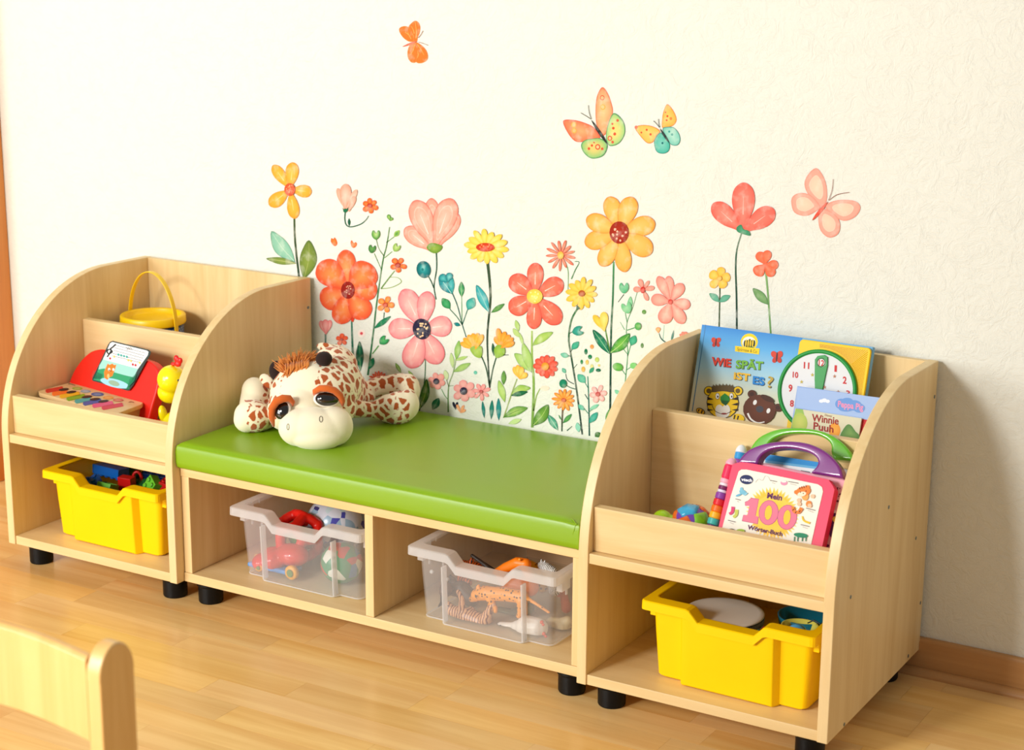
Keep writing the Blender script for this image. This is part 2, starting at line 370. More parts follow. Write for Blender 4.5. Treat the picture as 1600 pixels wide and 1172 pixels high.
# ================================================================ furniture
W, T, FT = .45, .0184, .045     # unit width, board thickness, foot height
B1 = .88; X1 = W+B1; YF, YB = -.456, -.010
BK = plain((7, 8, 9), .45, spec=.25)
SCREW = plain((120, 135, 140), .4, metal=.7)
def foot(parent, x, y):
    MB().lathe((x, y, 0), [(.0225, 0), (.024, .003), (.024, .034), (.027, .036), (.027, FT)], 28).build('foot', BK, parent, bevel=.0008, merge=False)
def profile():
    """side panel outline in (y, z)"""
    cy, cz, r = -.154, .275, .302
    pts = [(YB, FT), (YB, .574)]
    pts += [(cy+.06, .577)] if 0 else []
    for k in range(27):
        a = PI/2 + PI/2*k/26
        pts.append((cy + r*math.cos(a), cz + r*math.sin(a)))
    pts.append((YF, FT))
    return pts
def unit(x0, label, grp):
    u = empty('shelf_unit', (x0+W/2, -.23, 0), label, 'shelf unit', grp)
    for a in (x0, x0+W-T):
        sp_ = MB().prism(profile(), 0, a, a+T).build('side_panel', WV, u, bevel=.0016)
    a, b = x0+T, x0+W-T; z0 = FT
    MB().box(a, b, YF+.003, YB-.012, z0, z0+T).build('bottom_board', WH, u, bevel=.0012)
    MB().box(a, b, YF+.003, YB-.012, z0+.217, z0+.235).build('shelf', WH, u, bevel=.0012)
    MB().box(a, b, YB-.012, YB, z0, .573).build('back_panel', WH if 0 else WV, u, bevel=.0008)
    MB().box(a, b, -.439, -.421, z0+.2353, z0+.3125).build('front_rail', WH, u, bevel=.0014)
    MB().box(a, b, -.2296, -.2112, z0+.2353, z0+.4308).build('divider_panel', WH, u, bevel=.0014)
    for fx in (x0+.045, x0+W-.045):
        for fy in (YF+.045, YB-.05): foot(u, fx, fy)
    for px_, py_ in ((1460, 620), (1388.6, 792.6), (1431, 841), (1329, 933), (1438, 942), (1419, 1025), (1319, 1132)):
        s_ = at(px_, py_, 0, X1+W); yy, zz = s_.y, s_.z
        for xx, d in ((x0+W, 1),):
            if x0 > 1 or zz > .45:
                MB().lathe((xx-.0006*d, yy, zz), [(.0032, 0), (.0032, .0012*1), (.0016, .0014)], 12, (d, 0, 0)).build('screw', SCREW, sp_)
    return u
unit(0, 'pale maple shelf unit with curved sides at the left end, holding the red toy piano', 'curved maple shelf units')
unit(X1, 'pale maple shelf unit with curved sides at the right end, holding the picture books', 'curved maple shelf units')
bn = empty('storage_bench', (W+B1/2, -.22, 0), 'low pale maple bench with two open bays under the green cushion', 'bench')
xa, xb = W+.0008, X1-.004; zt = FT+.214
YBF = -.4346
MB().box(xa, xb, YBF, YB, FT, FT+T).build('bottom_board', WH, bn, bevel=.0012)
MB().box(xa, xb, YBF, YB, zt, zt+T).build('top_board', WH, bn, bevel=.0012)
for a in (xa+.0005, (xa+xb)/2-T/2, xb-T-.0005):
    MB().box(a, a+T, YBF+.0015, YB-.01, FT+T+.0002, zt-.0002).build('upright', WV, bn, bevel=.0012)
MB().box(xa+T+.001, xb-T-.001, YB-.009, YB-.001, FT+T+.0003, zt-.0003).build('back_panel', plain((205, 172, 135), .6), bn)
for fx in (xa+.035, xb-.035):
    for fy in (YBF+.035, YB-.06): foot(bn, fx, fy)
for x_ in (xa+T+.001, (xa+xb)/2+T/2+.001):
    MB().lathe((x_, YBF+.06, zt-.010), [(.005, 0), (.005, .009), (.003, .0095)], 14, (1, 0, 0)).build('fitting', SCREW, bn)

# green seat cushion
def cushion():
    m, nt, b = newmat('green_leatherette'); L = nt.links.new
    b.inputs['Base Color'].default_value = lin((132, 172, 8)); b.inputs['Roughness'].default_value = .36; b.inputs['Coat Weight'].default_value = .15; b.inputs['Coat Roughness'].default_value = .45
    tc = nt.nodes.new('ShaderNodeTexCoord'); n = nt.nodes.new('ShaderNodeTexNoise'); n.inputs['Scale'].default_value = 420; n.inputs['Detail'].default_value = 3; L(tc.outputs['Object'], n.inputs['Vector'])
    n2 = nt.nodes.new('ShaderNodeTexNoise'); n2.inputs['Scale'].default_value = 9; L(tc.outputs['Object'], n2.inputs['Vector'])
    a = nt.nodes.new('ShaderNodeMath'); a.operation = 'MULTIPLY_ADD'; a.inputs[1].default_value = 3.0; L(n2.outputs['Fac'], a.inputs[0]); L(n.outputs['Fac'], a.inputs[2])
    bp = nt.nodes.new('ShaderNodeBump'); bp.inputs['Strength'].default_value = .12; bp.inputs['Distance'].default_value = .001; L(a.outputs[0], bp.inputs['Height']); L(bp.outputs['Normal'], b.inputs['Normal'])
    x0, x1, y0, y1, z0, z1 = W+.003, X1-.006, -.4435, -.005, zt+T+.0004, zt+T+.051
    r = .009; mb = MB()
    # superelliptic section rings swept over a grid
    NX, NY = 70, 36
    def edge(t, n): # non-uniform spacing, denser near both ends
        return .5-.5*math.cos(PI*t/n)
    top = []; 
    for j in range(NY+1):
        for i in range(NX+1):
            u, v = edge(i, NX), edge(j, NY); x = x0+(x1-x0)*u; y = y0+(y1-y0)*v
            d = min(x-x0, x1-x, y-y0, y1-y)
            z = z1 - .006*max(0, 1-d/.012)**2.2 + .004*(min(1, d/.08))
            # puckers by the front right corner
            q = math.hypot(x-(x1-.012), y-(y0+.012)); z -= .0035*math.exp(-(q/.012)**2)
            top.append((x, y, z))
    n = len(top); side = []
    ring = [(i, 0) for i in range(NX)] + [(NX, j) for j in range(NY)] + [(i, NY) for i in range(NX, 0, -1)] + [(0, j) for j in range(NY, 0, -1)]
    idx = lambda i, j: j*(NX+1)+i
    vs = list(top); fs = [(idx(i, j), idx(i+1, j), idx(i+1, j+1), idx(i, j+1)) for j in range(NY) for i in range(NX)]
    cxm, cym = (x0+x1)/2, (y0+y1)/2
    def ringv(out, z):
        k = len(vs)
        for i, j in ring:
            x, y, _ = top[idx(i, j)]
            nx = -1 if i == 0 else (1 if i == NX else 0); ny = -1 if j == 0 else (1 if j == NY else 0)
            vs.append((x+nx*out, y+ny*out, z))
        return k
    prev = [idx(i, j) for i, j in ring]; N = len(ring)
    for out, z in ((.0015, z1-.010), (.0025, z1-.018), (.0025, z0+.012), (.001, z0+.003), (-.002, z0)):
        k = ringv(out, z); cur = list(range(k, k+N))
        fs += [(prev[i], cur[i], cur[(i+1) % N], prev[(i+1) % N]) for i in range(N)]; prev = cur
    fs.append(tuple(prev))
    mb.add(vs, fs)
    cu = mb.build('seat_cushion', m, merge=False, smooth=True, label='long lime green leatherette cushion lying on the low bench', cat='cushion', origin=Vector((cxm, cym, z0)))
    zz = z1-.0052
    MB().tube([(x0+.002, y0-.0005, zz), (x1-.004, y0-.0005, zz)], .0011, 6).build('seam', m, cu)
    # corner fold
    f = Vector((x1-.004, y0+.001, zz))
    MB().tube([f+Vector((-.022, .012, .003)), f+Vector((-.012, .006, .0035)), f+Vector((-.002, -.001, .0005)), f+Vector((-.004, -.0032, -.010)), f+Vector((-.008, -.0030, -.024))], [.0003, .0010, .0012, .0009, .0003], 8).build('corner_fold', m, cu, smooth=True)
    return z1+.004
CT = cushion()

# ================================================================ plastic trays
YEL = plain((255, 208, 0), .42, spec=.22)
def clear_mat():
    m, nt, b = newmat('frosted_clear_plastic'); L = nt.links.new
    b.inputs['Base Color'].default_value = lin((250, 251, 251)); b.inputs['Roughness'].default_value = .35
    tr = nt.nodes.new('ShaderNodeBsdfTransparent'); tr.inputs['Color'].default_value = (.99, .993, 1, 1)
    tl = nt.nodes.new('ShaderNodeBsdfTranslucent'); tl.inputs['Color'].default_value = lin((252, 252, 252))
    m1 = nt.nodes.new('ShaderNodeMixShader'); m1.inputs[0].default_value = .5; L(b.outputs[0], m1.inputs[1]); L(tl.outputs[0], m1.inputs[2])
    m2 = nt.nodes.new('ShaderNodeMixShader'); L(m1.outputs[0], m2.inputs[1]); L(tr.outputs[0], m2.inputs[2]); L(m2.outputs[0], nt.nodes['Material Output'].inputs['Surface'])
    n = nt.nodes.new('ShaderNodeTexNoise'); n.inputs['Scale'].default_value = 3; tc = nt.nodes.new('ShaderNodeTexCoord'); L(tc.outputs['Object'], n.inputs['Vector'])
    mr = nt.nodes.new('ShaderNodeMapRange'); mr.inputs['To Min'].default_value = .77; mr.inputs['To Max'].default_value = .88; L(n.outputs['Fac'], mr.inputs['Value']); L(mr.outputs[0], m2.inputs[0])
    return m
CLR = clear_mat()
def clear_rim():
    m = CLR.copy(); m.name = 'frosted_clear_rim'; nt = m.node_tree
    for n in nt.nodes:
        if n.type == 'MAP_RANGE': n.inputs['To Min'].default_value = .42; n.inputs['To Max'].default_value = .5
    return m
CLRR = clear_rim()
def dip(x):
    a = abs(x)
    return -.019*(1 if a < .05 else max(0, 1-(a-.05)/.018))
def tray(loc, rot, mat, rmat, label, group):
    H, D = .141, .392; ZR = H-.016
    t = empty('storage_tray', loc, label, 'storage tray', group); t.rotation_euler = (0, 0, rot)
    def bplan(k, hw, off=0):
        """plan path, counter-clockwise from front-left; k = spread by height"""
        P = []; r = .012; y0 = 0-k*.006+off; y1 = D+k*.004-off; h = hw-off
        by = y0-.015; bx = .083-off*0
        P += [(-h+r*(1-math.cos(a)), y0+r*(1-math.sin(a))) for a in (PI*.02, PI*.18, PI*.34, PI*.5)]
        P += [(-bx-.006, y0), (-bx, by+.002), (-bx+.003, by), (-.068, by), (-.05, by), (0, by), (.05, by), (.068, by), (bx-.003, by), (bx, by+.002), (bx+.006, y0)]
        P += [(h-r*(1-math.cos(a)), y0+r*(1-math.sin(a))) for a in (PI*.5, PI*.34, PI*.18, PI*.02)]
        P += [(h-r*(1-math.cos(a)), y1-r*(1-math.sin(a))) for a in (PI*.02, PI*.18, PI*.34, PI*.5)]
        P += [(-h+r*(1-math.cos(a)), y1-r*(1-math.sin(a))) for a in (PI*.5, PI*.34, PI*.18, PI*.02)]
        return P
    th = .0018; vs = []; fs = []
    def ring(P, z, front_dip):
        k = len(vs)
        for x, y in P: vs.append((x, y, z + (dip(x) if (front_dip and y < .05) else 0)))
        return list(range(k, k+len(P)))
    def quad(a, b, rev=False):
        n = len(a)
        for i in range(n):
            q = (a[i], a[(i+1) % n], b[(i+1) % n], b[i]); fs.append(q[::-1] if rev else q)
    o0 = ring(bplan(0, .1335, .004), 0, False); o1 = ring(bplan(0, .1350), .004, False); o2 = ring(bplan(.6, .1405), .08, False); o3 = ring(bplan(1, .1435), ZR+.012, True)
    i3 = ring(bplan(1, .1435, th), ZR+.012, True); i2 = ring(bplan(.6, .1405, th), .08, False); i1 = ring(bplan(0, .1350, th), .0045, False)
    fs.append(tuple(o0)[::-1]); quad(o0, o1); quad(o1, o2); quad(o2, o3); quad(o3, i3); quad(i3, i2); quad(i2, i1); fs.append(tuple(i1))
    base = Vector(loc)
    def lk(name, mb, m, **k):
        me = mb.fixed(False) if k.pop('fx', True) else mb.mesh()
        for v in me.vertices: pass
        o = bpy.data.objects.new(name, me); C.objects.link(o); o.parent = t; me.materials.append(m)
        bv = k.get('bevel', 0)
        for p in me.polygons: p.use_smooth = bool(bv)
        if bv:
            b = o.modifiers.new('bevel', 'BEVEL'); b.width = bv; b.segments = 2; b.limit_method = 'ANGLE'; b.angle_limit = math.radians(50); o.modifiers.new('wn', 'WEIGHTED_NORMAL')
        return o
    lk('tub', MB().add(vs, fs), mat, bevel=.0006)
    # rim flange
    def rp(hx, y0, y1, r):
        P = [(-hx+r*(1-math.cos(a)), y0+r*(1-math.sin(a))) for a in (0, PI*.17, PI*.33, PI*.5)]
        P += [(x, y0) for x in (-.10, -.072, -.066, -.05, -.046, 0, .046, .05, .066, .072, .10)]
        P += [(hx-r*(1-math.cos(a)), y0+r*(1-math.sin(a))) for a in (PI*.5, PI*.33, PI*.17, 0)]
        P += [(hx-r*(1-math.cos(a)), y1-r*(1-math.sin(a))) for a in (0, PI*.17, PI*.33, PI*.5)]
        P += [(-hx+r*(1-math.cos(a)), y1-r*(1-math.sin(a))) for a in (PI*.5, PI*.33, PI*.17, 0)]
        return P
    vs.clear(); fs.clear()
    a = ring(rp(.139, .003, D-.002, .010), H-.001, True); b = ring(rp(.1405, -.001, D, .012), H, True); c = ring(rp(.1535, -.024, D+.010, .008), H, True); c2 = ring(rp(.1552, -.026, D+.012, .009), H-.0015, True)
    d = ring(rp(.1555, -.0265, D+.012, .009), H-.016, True); e = ring(rp(.1535, -.0245, D+.010, .008), H-.0165, True); f = ring(rp(.1525, -.0225, D+.009, .008), H-.003, True); g = ring(rp(.141, -.002, D, .012), H-.0035, True)
    rg = [a, b, c, c2, d, e, f, g]
    for p, q_ in zip(rg, rg[1:]+rg[:1]): quad(p, q_)
    lk('rim', MB().add(vs, fs), rmat)
    # corner brackets under the rim, each side
    for sx in (-1, 1):
        for yy in (.004, .33):
            mb = MB().box(sx*.1395 if sx > 0 else -.1515, .1515 if sx > 0 else -.1395, yy, yy+.028, H-.036, H-.005)
            lk('bracket', mb, mat if mat is not CLR else rmat, bevel=.0008)
        mb = MB().box(sx*.144-.0012, sx*.144+.0012, .03, .034, H-.05, H-.014); lk('rib', mb, mat if mat is not CLR else rmat)
    if mat is CLR:
        for sx in (-1, 1):
            x_ = sx*.083; pts = [(x_+sx*.003, -.0005, .006), (x_+sx*.003, -.0045, .118)]
            lk('corner_rib', MB().add([(x_-.0014, -.0148, .004), (x_+.0014, -.0148, .004), (x_+.0014, -.0010, .004), (x_-.0014, -.0010, .004), (x_-.0014, -.0200, .112), (x_+.0014, -.0200, .112), (x_+.0014, -.0060, .112), (x_-.0014, -.0060, .112)], [(3, 2, 1, 0), (4, 5, 6, 7), (0, 1, 5, 4), (1, 2, 6, 5), (2, 3, 7, 6), (3, 0, 4, 7)]), rmat)
        lk('foot_rim', MB().tube([(x, y-.0004, .003) for x, y in bplan(0, .1345)], .0014, 6, closed=True), rmat)
        for k in range(4):
            for sx in (-1, 1): lk('rib', MB().box(sx*.149-.001, sx*.149+.001, .06+k*.07, .062+k*.07, H-.016, H-.003), rmat)
    return t
ZB = FT+T+.0004
tray((.2235, -.397, ZB), -.005, YEL, YEL, 'yellow plastic tray full of building bricks in the left shelf unit', 'deep plastic trays')
tray((1.5855, -.398, ZB), -.018, YEL, YEL, 'yellow plastic tray with a drum in the right shelf unit', 'deep plastic trays')
tray((.6955, -.3795, ZB), -.005, CLR, CLRR, 'frosted clear tray holding a red toy car and printed balls, left bay of the bench', 'deep plastic trays')
tray((1.1075, -.3835, ZB), -.012, CLR, CLRR, 'frosted clear tray full of plastic animals, right bay of the bench', 'deep plastic trays')
# ================================================================ wall stickers
WP = Pl((0, 0, 0), (1, 0, 0), (0, 0, 1))
GRP = 'flower and butterfly wall stickers'
DG, MG, LG, OL, TE, TL = (28, 92, 66), (84, 150, 66), (166, 200, 96), (128, 148, 62), (30, 140, 134), (150, 205, 180)
PINK, PINKD, COR, CORD = (255, 178, 168), (240, 128, 126), (250, 128, 98), (232, 84, 58)
ORG, ORGD, YELW, YELD = (252, 138, 60), (240, 92, 36), (255, 212, 92), (248, 176, 48)
NAVY, REDB = (34, 38, 72), (176, 40, 18)
nst = [0]
def sticker(name, label, x, y, cat='wall sticker'):
    nst[0] += 1
    return empty(name, at(x, y, 1, 0), label, cat, GRP)
def part(root, name, fn, lay=0, **k):
    a = Art(WP, w=.0004+lay*.00022+(nst[0] % 9)*.000017); fn(a); return a.done(name, root, **k)
def flower(label, x, y, petals, cin, cout, edge=None, ctr=(5, 5, REDB), dots=None, n=0, r=0, a0=0, wd=0, stems=(), leaves=(), buds=(), vein=None, r0=.0, squash=1, sname='flower_sticker', notch=0, half=None):
    s = sticker(sname, label, x, y)
    for st in stems:
        part(s, 'stem', lambda a: a.strip(st[0], st[1], st[2], st[3], st[4] if len(st) > 4 else None), 0)
    for k, lf in enumerate(leaves): part(s, 'leaf', lambda a: a.leaf(*lf[:5], *lf[5:]), 1+k*.42)
    rnd = random.Random(int(x*7+y))
    if not petals:
        petals = []
        for k in range(n):
            a_ = a0+2*PI*k/n
            if half and not (half[0] <= (a_ % (2*PI)) <= half[1]): continue
            rr = r*rnd.uniform(.88, 1.08); petals.append((x+rr*math.cos(a_), y+rr*math.sin(a_)*squash, wd*rnd.uniform(.88, 1.1)))
    for k, p in enumerate(petals):
        col = p[3] if len(p) > 3 else None
        def f(a):
            j = rnd.uniform(-.08, .08); ci = mixc(cin, (255, 245, 225) if j > 0 else cout, abs(j)*2)
            a.petal(x, y, p[0], p[1], p[2], col or ci, col or cout, edge or mixc(cout, (190, 70, 60), .25), notch)
            if vein:
                dx, dy = p[0]-x, p[1]-y; a.strip([(x+dx*.35, y+dy*.35), (x+dx*.72, y+dy*.72)], 1.3, .4, vein)
        part(s, 'petal', f, 4+k*.4)
    for k, b in enumerate(buds): part(s, b[0], b[1], 7+k*.7)
    if ctr:
        def g(a):
            a.ell(x, y, ctr[0], ctr[1], ctr[2], c2=mixc(ctr[2], (90, 20, 10), .15), rot=ctr[3] if len(ctr) > 3 else 0)
            if dots:
                for q in range(dots[1]):
                    an = rnd.uniform(0, 2*PI); rr = math.sqrt(rnd.uniform(0, 1))*.75; a.ell(x+ctr[0]*rr*math.cos(an), y+ctr[1]*rr*math.sin(an), dots[2]*rnd.uniform(.7, 1.2), dots[2], dots[0])
        part(s, 'flower_centre', g, 12)
    return s
A_ = Z(400, 240, .20473); B_ = Z(480, 440, .20473); C_ = Z(700, 300, .2375); D_ = Z(700, 500, .2375); E_ = Z(1060, 240, .256)
F_ = Z(860, 120, .15); G_ = Z(600, 20, .0768); H_ = Z(980, 430, .16204); I_ = Z(480, 280, .10237)
# 1 amber five-petal flower with teal leaf
flower('amber five-petal flower sticker with teal and olive leaves above the left shelf', 454, 296,
       [(427, 258, 18), (458.5, 253.5, 21), (487.5, 300, 20), (421.5, 321, 22), (461.4, 341.5, 19)], (255, 186, 70), (248, 166, 48), ctr=(8.5, 10, (232, 98, 52)), dots=((255, 190, 140), 12, .7),
       stems=[([(460, 341), (461.5, 380), (467.5, 433)], 2.6, 2.8, (72, 92, 52), (40, 66, 44))], vein=(255, 214, 130),
       leaves=[(461, 409, 424, 361, 24, (158, 206, 178), (134, 192, 164), (205, 228, 205), -3), (463, 411.5, 416, 404, 11, (138, 158, 70), (112, 136, 58), (190, 196, 120)), (475, 436, 483, 375, 27, (136, 156, 66), (110, 132, 52), (170, 180, 100), 3)])
# 2 hanging tulip and its small orange companion
def tul2(a):
    for p in ((523+2, 294, 7), ):
        pass
    a.petal(540.5, 328, 528, 294, 9, (255, 190, 165), (250, 165, 140)); a.petal(541, 328, 558, 296, 9, (255, 200, 178), (252, 175, 150)); a.petal(546, 330, 555, 306, 9, (255, 190, 168), (250, 165, 140))
    a.petal(540, 329, 541, 287, 18, (255, 206, 186), (250, 160, 134))
flower('small pink tulip and orange blossom sticker joined by one curved stem', 579, 321, None, ORG, ORGD, n=6, r=13, a0=-1.7, wd=8, ctr=(4, 3.2, (196, 44, 16), .5),
       stems=[(I_((582, 510), (576, 600), (592, 685), (640, 725), (720, 720), (830, 680), (900, 620), (940, 560)), 1.8, 1.4, DG)], leaves=[(546, 353.5, 545.6, 341, 4.5, DG)],
       buds=[('tulip_head', tul2), ('calyx', lambda a: a.poly(I_((545, 430), (565, 500), (590, 512), (628, 480), (628, 432), (610, 452), (590, 442), (566, 455)), (22, 110, 72)))])
for nm, pts in (('left', ((370, 900), (362, 950), (395, 1005), (430, 1022), (462, 990), (450, 930), (420, 888), (402, 912))), ('right', ((680, 932), (663, 970), (680, 1030), (712, 1050), (750, 1025), (762, 985), (740, 960), (714, 975)))):
    s = sticker('petal_sticker', 'tiny orange petal sticker, %s one of the two above the big orange flower' % nm, *I_(*[(414 if nm == 'left' else 712, 960)]))
    part(s, 'petal', lambda a: a.blob(I_(*pts), ORG, (250, 104, 40), n=3))
# 4 big orange poppy
flower('big orange-red poppy sticker with dark red centre beside the left shelf', 544.7, 453,
       [(551.6, 503, 9, (226, 60, 36)), (540, 390, 30), (499, 411, 42), (502, 473, 38), (531, 506, 33), (574, 497, 36), (590, 452, 34), (583, 415, 46)], (253, 150, 78), (244, 92, 50), ctr=(10.5, 13.5, (160, 26, 14)), dots=((255, 200, 160), 9, .9),
       stems=[([(549.6, 501), (550.5, 530), (551.6, 562)], 2.0, 3.2, (60, 130, 110), DG)], leaves=[(563, 580, 562, 533, 12, (30, 124, 96), (22, 90, 60), (120, 180, 120))])
# 5 green sprig
def heart(x, y, s_, c, c2, rot=0):
    f = lambda px, py: (x+(px*math.cos(rot)-py*math.sin(rot))*s_, y+(px*math.sin(rot)+py*math.cos(rot))*s_)
    return lambda a: a.blob([f(*p) for p in ((0, 1), (-.75, .35), (-.85, -.5), (-.5, -1), (0, -.35), (.5, -1), (.85, -.5), (.75, .35))], c, c2, n=3)
s = flower('tall green sprig sticker with cupped buds right of the orange poppy', 610, 345, [(607, 335, 6), (614, 340, 5)], LG, MG, ctr=None,
       stems=[([(609, 354.6), (604, 385), (598, 410), (588, 479.5), (584.4, 512), (575, 586)], 1.4, 2.4, (96, 136, 78), (40, 110, 70)), ([(588, 373), (592, 388), (600, 400)], 1, 1.2, (96, 130, 80)), ([(616, 370), (604, 379)], 1, 1, (96, 150, 80)), ([(585, 396), (596, 421)], 1, 1, (96, 140, 80)), ([(613, 393), (601, 403)], 1, 1, (96, 150, 80)), ([(592, 540), (582, 553)], 1.6, 1.4, MG)],
       leaves=[(616, 370, 624.5, 360, 8, MG, LG), (584.4, 513.5, 611, 494, 8, (34, 140, 90), (20, 120, 80)), (577, 577, 584, 559, 9, (40, 160, 110), (20, 130, 90))],
       buds=[('bud', heart(588, 367, 7.5, (178, 214, 110), MG)), ('bud', heart(582, 389, 6.5, (110, 170, 80), (60, 120, 60), .2)), ('bud', heart(620, 387, 6.5, (190, 220, 120), (140, 180, 90), .5)), ('bud', heart(600, 532, 7.5, (96, 190, 110), (40, 140, 80), .8))])
flower('small orange five-petal blossom sticker on a curling twig, upper of two on the sprig', 622.5, 414, None, ORG, ORGD, n=5, r=13.5, a0=-1.0, wd=9, ctr=(4, 4, (190, 44, 16)),
       stems=[([(617, 423), (606, 437), (595.5, 451)], 1.4, 1.8, (110, 150, 80)), ([(595.5, 451), (612, 449), (627, 441), (622, 434), (610, 433)], 1.2, .8, (140, 170, 90))])
flower('small orange four-petal blossom sticker, lower of two on the sprig', 603, 476, None, (252, 160, 70), (246, 126, 50), n=5, r=13.5, a0=-1.2, wd=9, ctr=(3.8, 3.8, (214, 70, 24)), stems=[([(600.5, 488), (599.6, 499)], 1.4, 1.2, DG)])
# 8 large pink tulip with teal bud
s = sticker('flower_sticker', 'large salmon pink tulip sticker with a teal round bud on its stem', 680, 360)
part(s, 'stem', lambda a: a.strip([(682, 395.6), (682.4, 420), (678.4, 446.8), (681.7, 468)], 2, 1.6, (54, 92, 74)))
part(s, 'stem', lambda a: a.strip([(669, 431), (674, 440), (678, 450)], 1.6, 1.6, (54, 92, 74)))
for k, (bx, by, tx, ty, wd) in enumerate([(679, 380, 674, 309.5, 24), (676, 392, 633, 356, 27), (684, 386, 716, 334, 25), (679, 388, 648, 313, 36), (679, 388, 706, 310, 37)]):
    part(s, 'petal', lambda a: (a.petal(bx, by, tx, ty, wd, (255, 180, 160), (252, 160, 138), (228, 110, 96)), a.petal(bx+(tx-bx)*.18, by+(ty-by)*.18, tx-(tx-bx)*.14, ty-(ty-by)*.14, wd*.58, (255, 196, 176), (255, 172, 150), (255, 202, 184)), a.strip([(bx+(tx-bx)*.3, by+(ty-by)*.3), (bx+(tx-bx)*.7, by+(ty-by)*.7)], 1.2, .4, (255, 225, 215))), 2+k*.5)
part(s, 'calyx', lambda a: a.blob(A_((1305, 715), (1340, 680), (1420, 700), (1415, 735), (1375, 760), (1335, 750)), (150, 180, 70), (110, 150, 50), n=3), 6)
part(s, 'bud', lambda a: (a.ell(662.5, 421, 11, 13.5, (46, 160, 160), c2=(10, 104, 108), rot=-.2), a.ell(662, 419, 5, 6.5, (120, 200, 195), c2=(40, 150, 150)), a.ell(661, 421, 2, 2.5, (30, 130, 130))), 6)
# 9 teal branch
flower('teal two-lobed leaf sticker branching with round green leaves', 700, 441, [(687.5, 430, 13), (704, 426, 11)], (110, 205, 200), (20, 132, 138), ctr=None,
       stems=[([(706, 456), (715, 478), (722.6, 507.6), (728.7, 527)], 1.6, 1.2, (50, 100, 90)), ([(703, 483), (714, 495), (722, 507)], 1.2, 1.2, (50, 110, 80)), ([(721.5, 463), (722, 508)], .9, 1.2, (90, 150, 100)), ([(731, 483), (722.6, 507)], 1.2, 1.2, (40, 110, 90))],
       leaves=[(706, 459, 686, 432, 17, (70, 180, 184), (14, 128, 140), (190, 230, 220)), (707, 459, 703, 427, 11, (90, 190, 190), (40, 150, 150)), (721.5, 464, 721, 440, 9.5, (90, 180, 110), (40, 130, 80), (170, 210, 150)), (703.5, 482.5, 691, 466, 13, (80, 176, 110), (40, 140, 80)), (731, 484, 741, 465, 15, (110, 196, 180), (50, 160, 150)), (719.5, 508.5, 709.5, 505, 6, (30, 140, 140), (20, 120, 120))])
# 10 large pink flower
flower('largest pink six-petal flower sticker with navy dotted centre behind the toy giraffe', 660, 513.7, [(630.5, 452, 33), (669.4, 455, 28), (706.5, 507.6, 33), (687, 568, 34), (640.5, 575, 36), (607.5, 513, 33)], (255, 196, 184), (244, 148, 150), (222, 104, 112), ctr=(14, 16.5, NAVY, -.2), dots=((246, 206, 160), 18, 1.5),
       stems=[([(665, 548.5), (664, 590), (658, 630), (650, 660)], 1.2, 2, (60, 110, 70), DG)], vein=(255, 224, 216), leaves=[(655, 640, 667, 592, 14, (110, 150, 60), (60, 110, 40), (190, 200, 110), 3)])
flower('pale pink closed tulip sticker at the back edge of the left shelf', 509.7, 522, [(501, 501, 9), (517, 500, 9), (509, 499, 11)], (252, 190, 186), (240, 140, 140), ctr=None, stems=[([(508.7, 522), (508.7, 545)], 2.2, 2.2, (60, 110, 100))])
flower('tiny orange-red four-petal flower sticker left of the toy giraffe ears', 535, 530, None, (248, 120, 76), (236, 84, 50), n=5, r=10, a0=-1.6, wd=7, ctr=(2, 2, (190, 40, 20)))
s = sticker('dot_sticker', 'pale red dot sticker under the orange poppy', 565, 521); part(s, 'dot', lambda a: (a.ell(565, 521, 6, 6, (250, 215, 205), c2=(250, 236, 226)), a.ell(565, 521, 2.2, 2.4, (214, 60, 76))))
flower('half hidden coral spiky blossom sticker peeking over the toy giraffe', 592.6, 592, None, COR, CORD, n=15, r=15, a0=.1, wd=3.6, ctr=None, squash=.9)
for (bx, by, tx, ty, wd, c, lb) in ((627, 583, 618, 567, 6, (120, 160, 70), 'slim olive leaf sticker above the giraffe foot'), (648, 592, 638, 579, 5, (150, 190, 90), 'small light green leaf sticker above the giraffe foot'), (676, 640, 686, 622, 12, (24, 110, 80), 'dark green leaf sticker at the cushion edge right of the giraffe'), (523, 545, 526, 537, 4, (80, 140, 80), 'tiny green leaf sticker above the giraffe horn')):
    s = sticker('leaf_sticker', lb, (bx+tx)/2, (by+ty)/2); part(s, 'leaf', lambda a: a.leaf(bx, by, tx, ty, wd, mixc(c, (200, 230, 170), .25), c, mixc(c, (230, 240, 190), .5)))
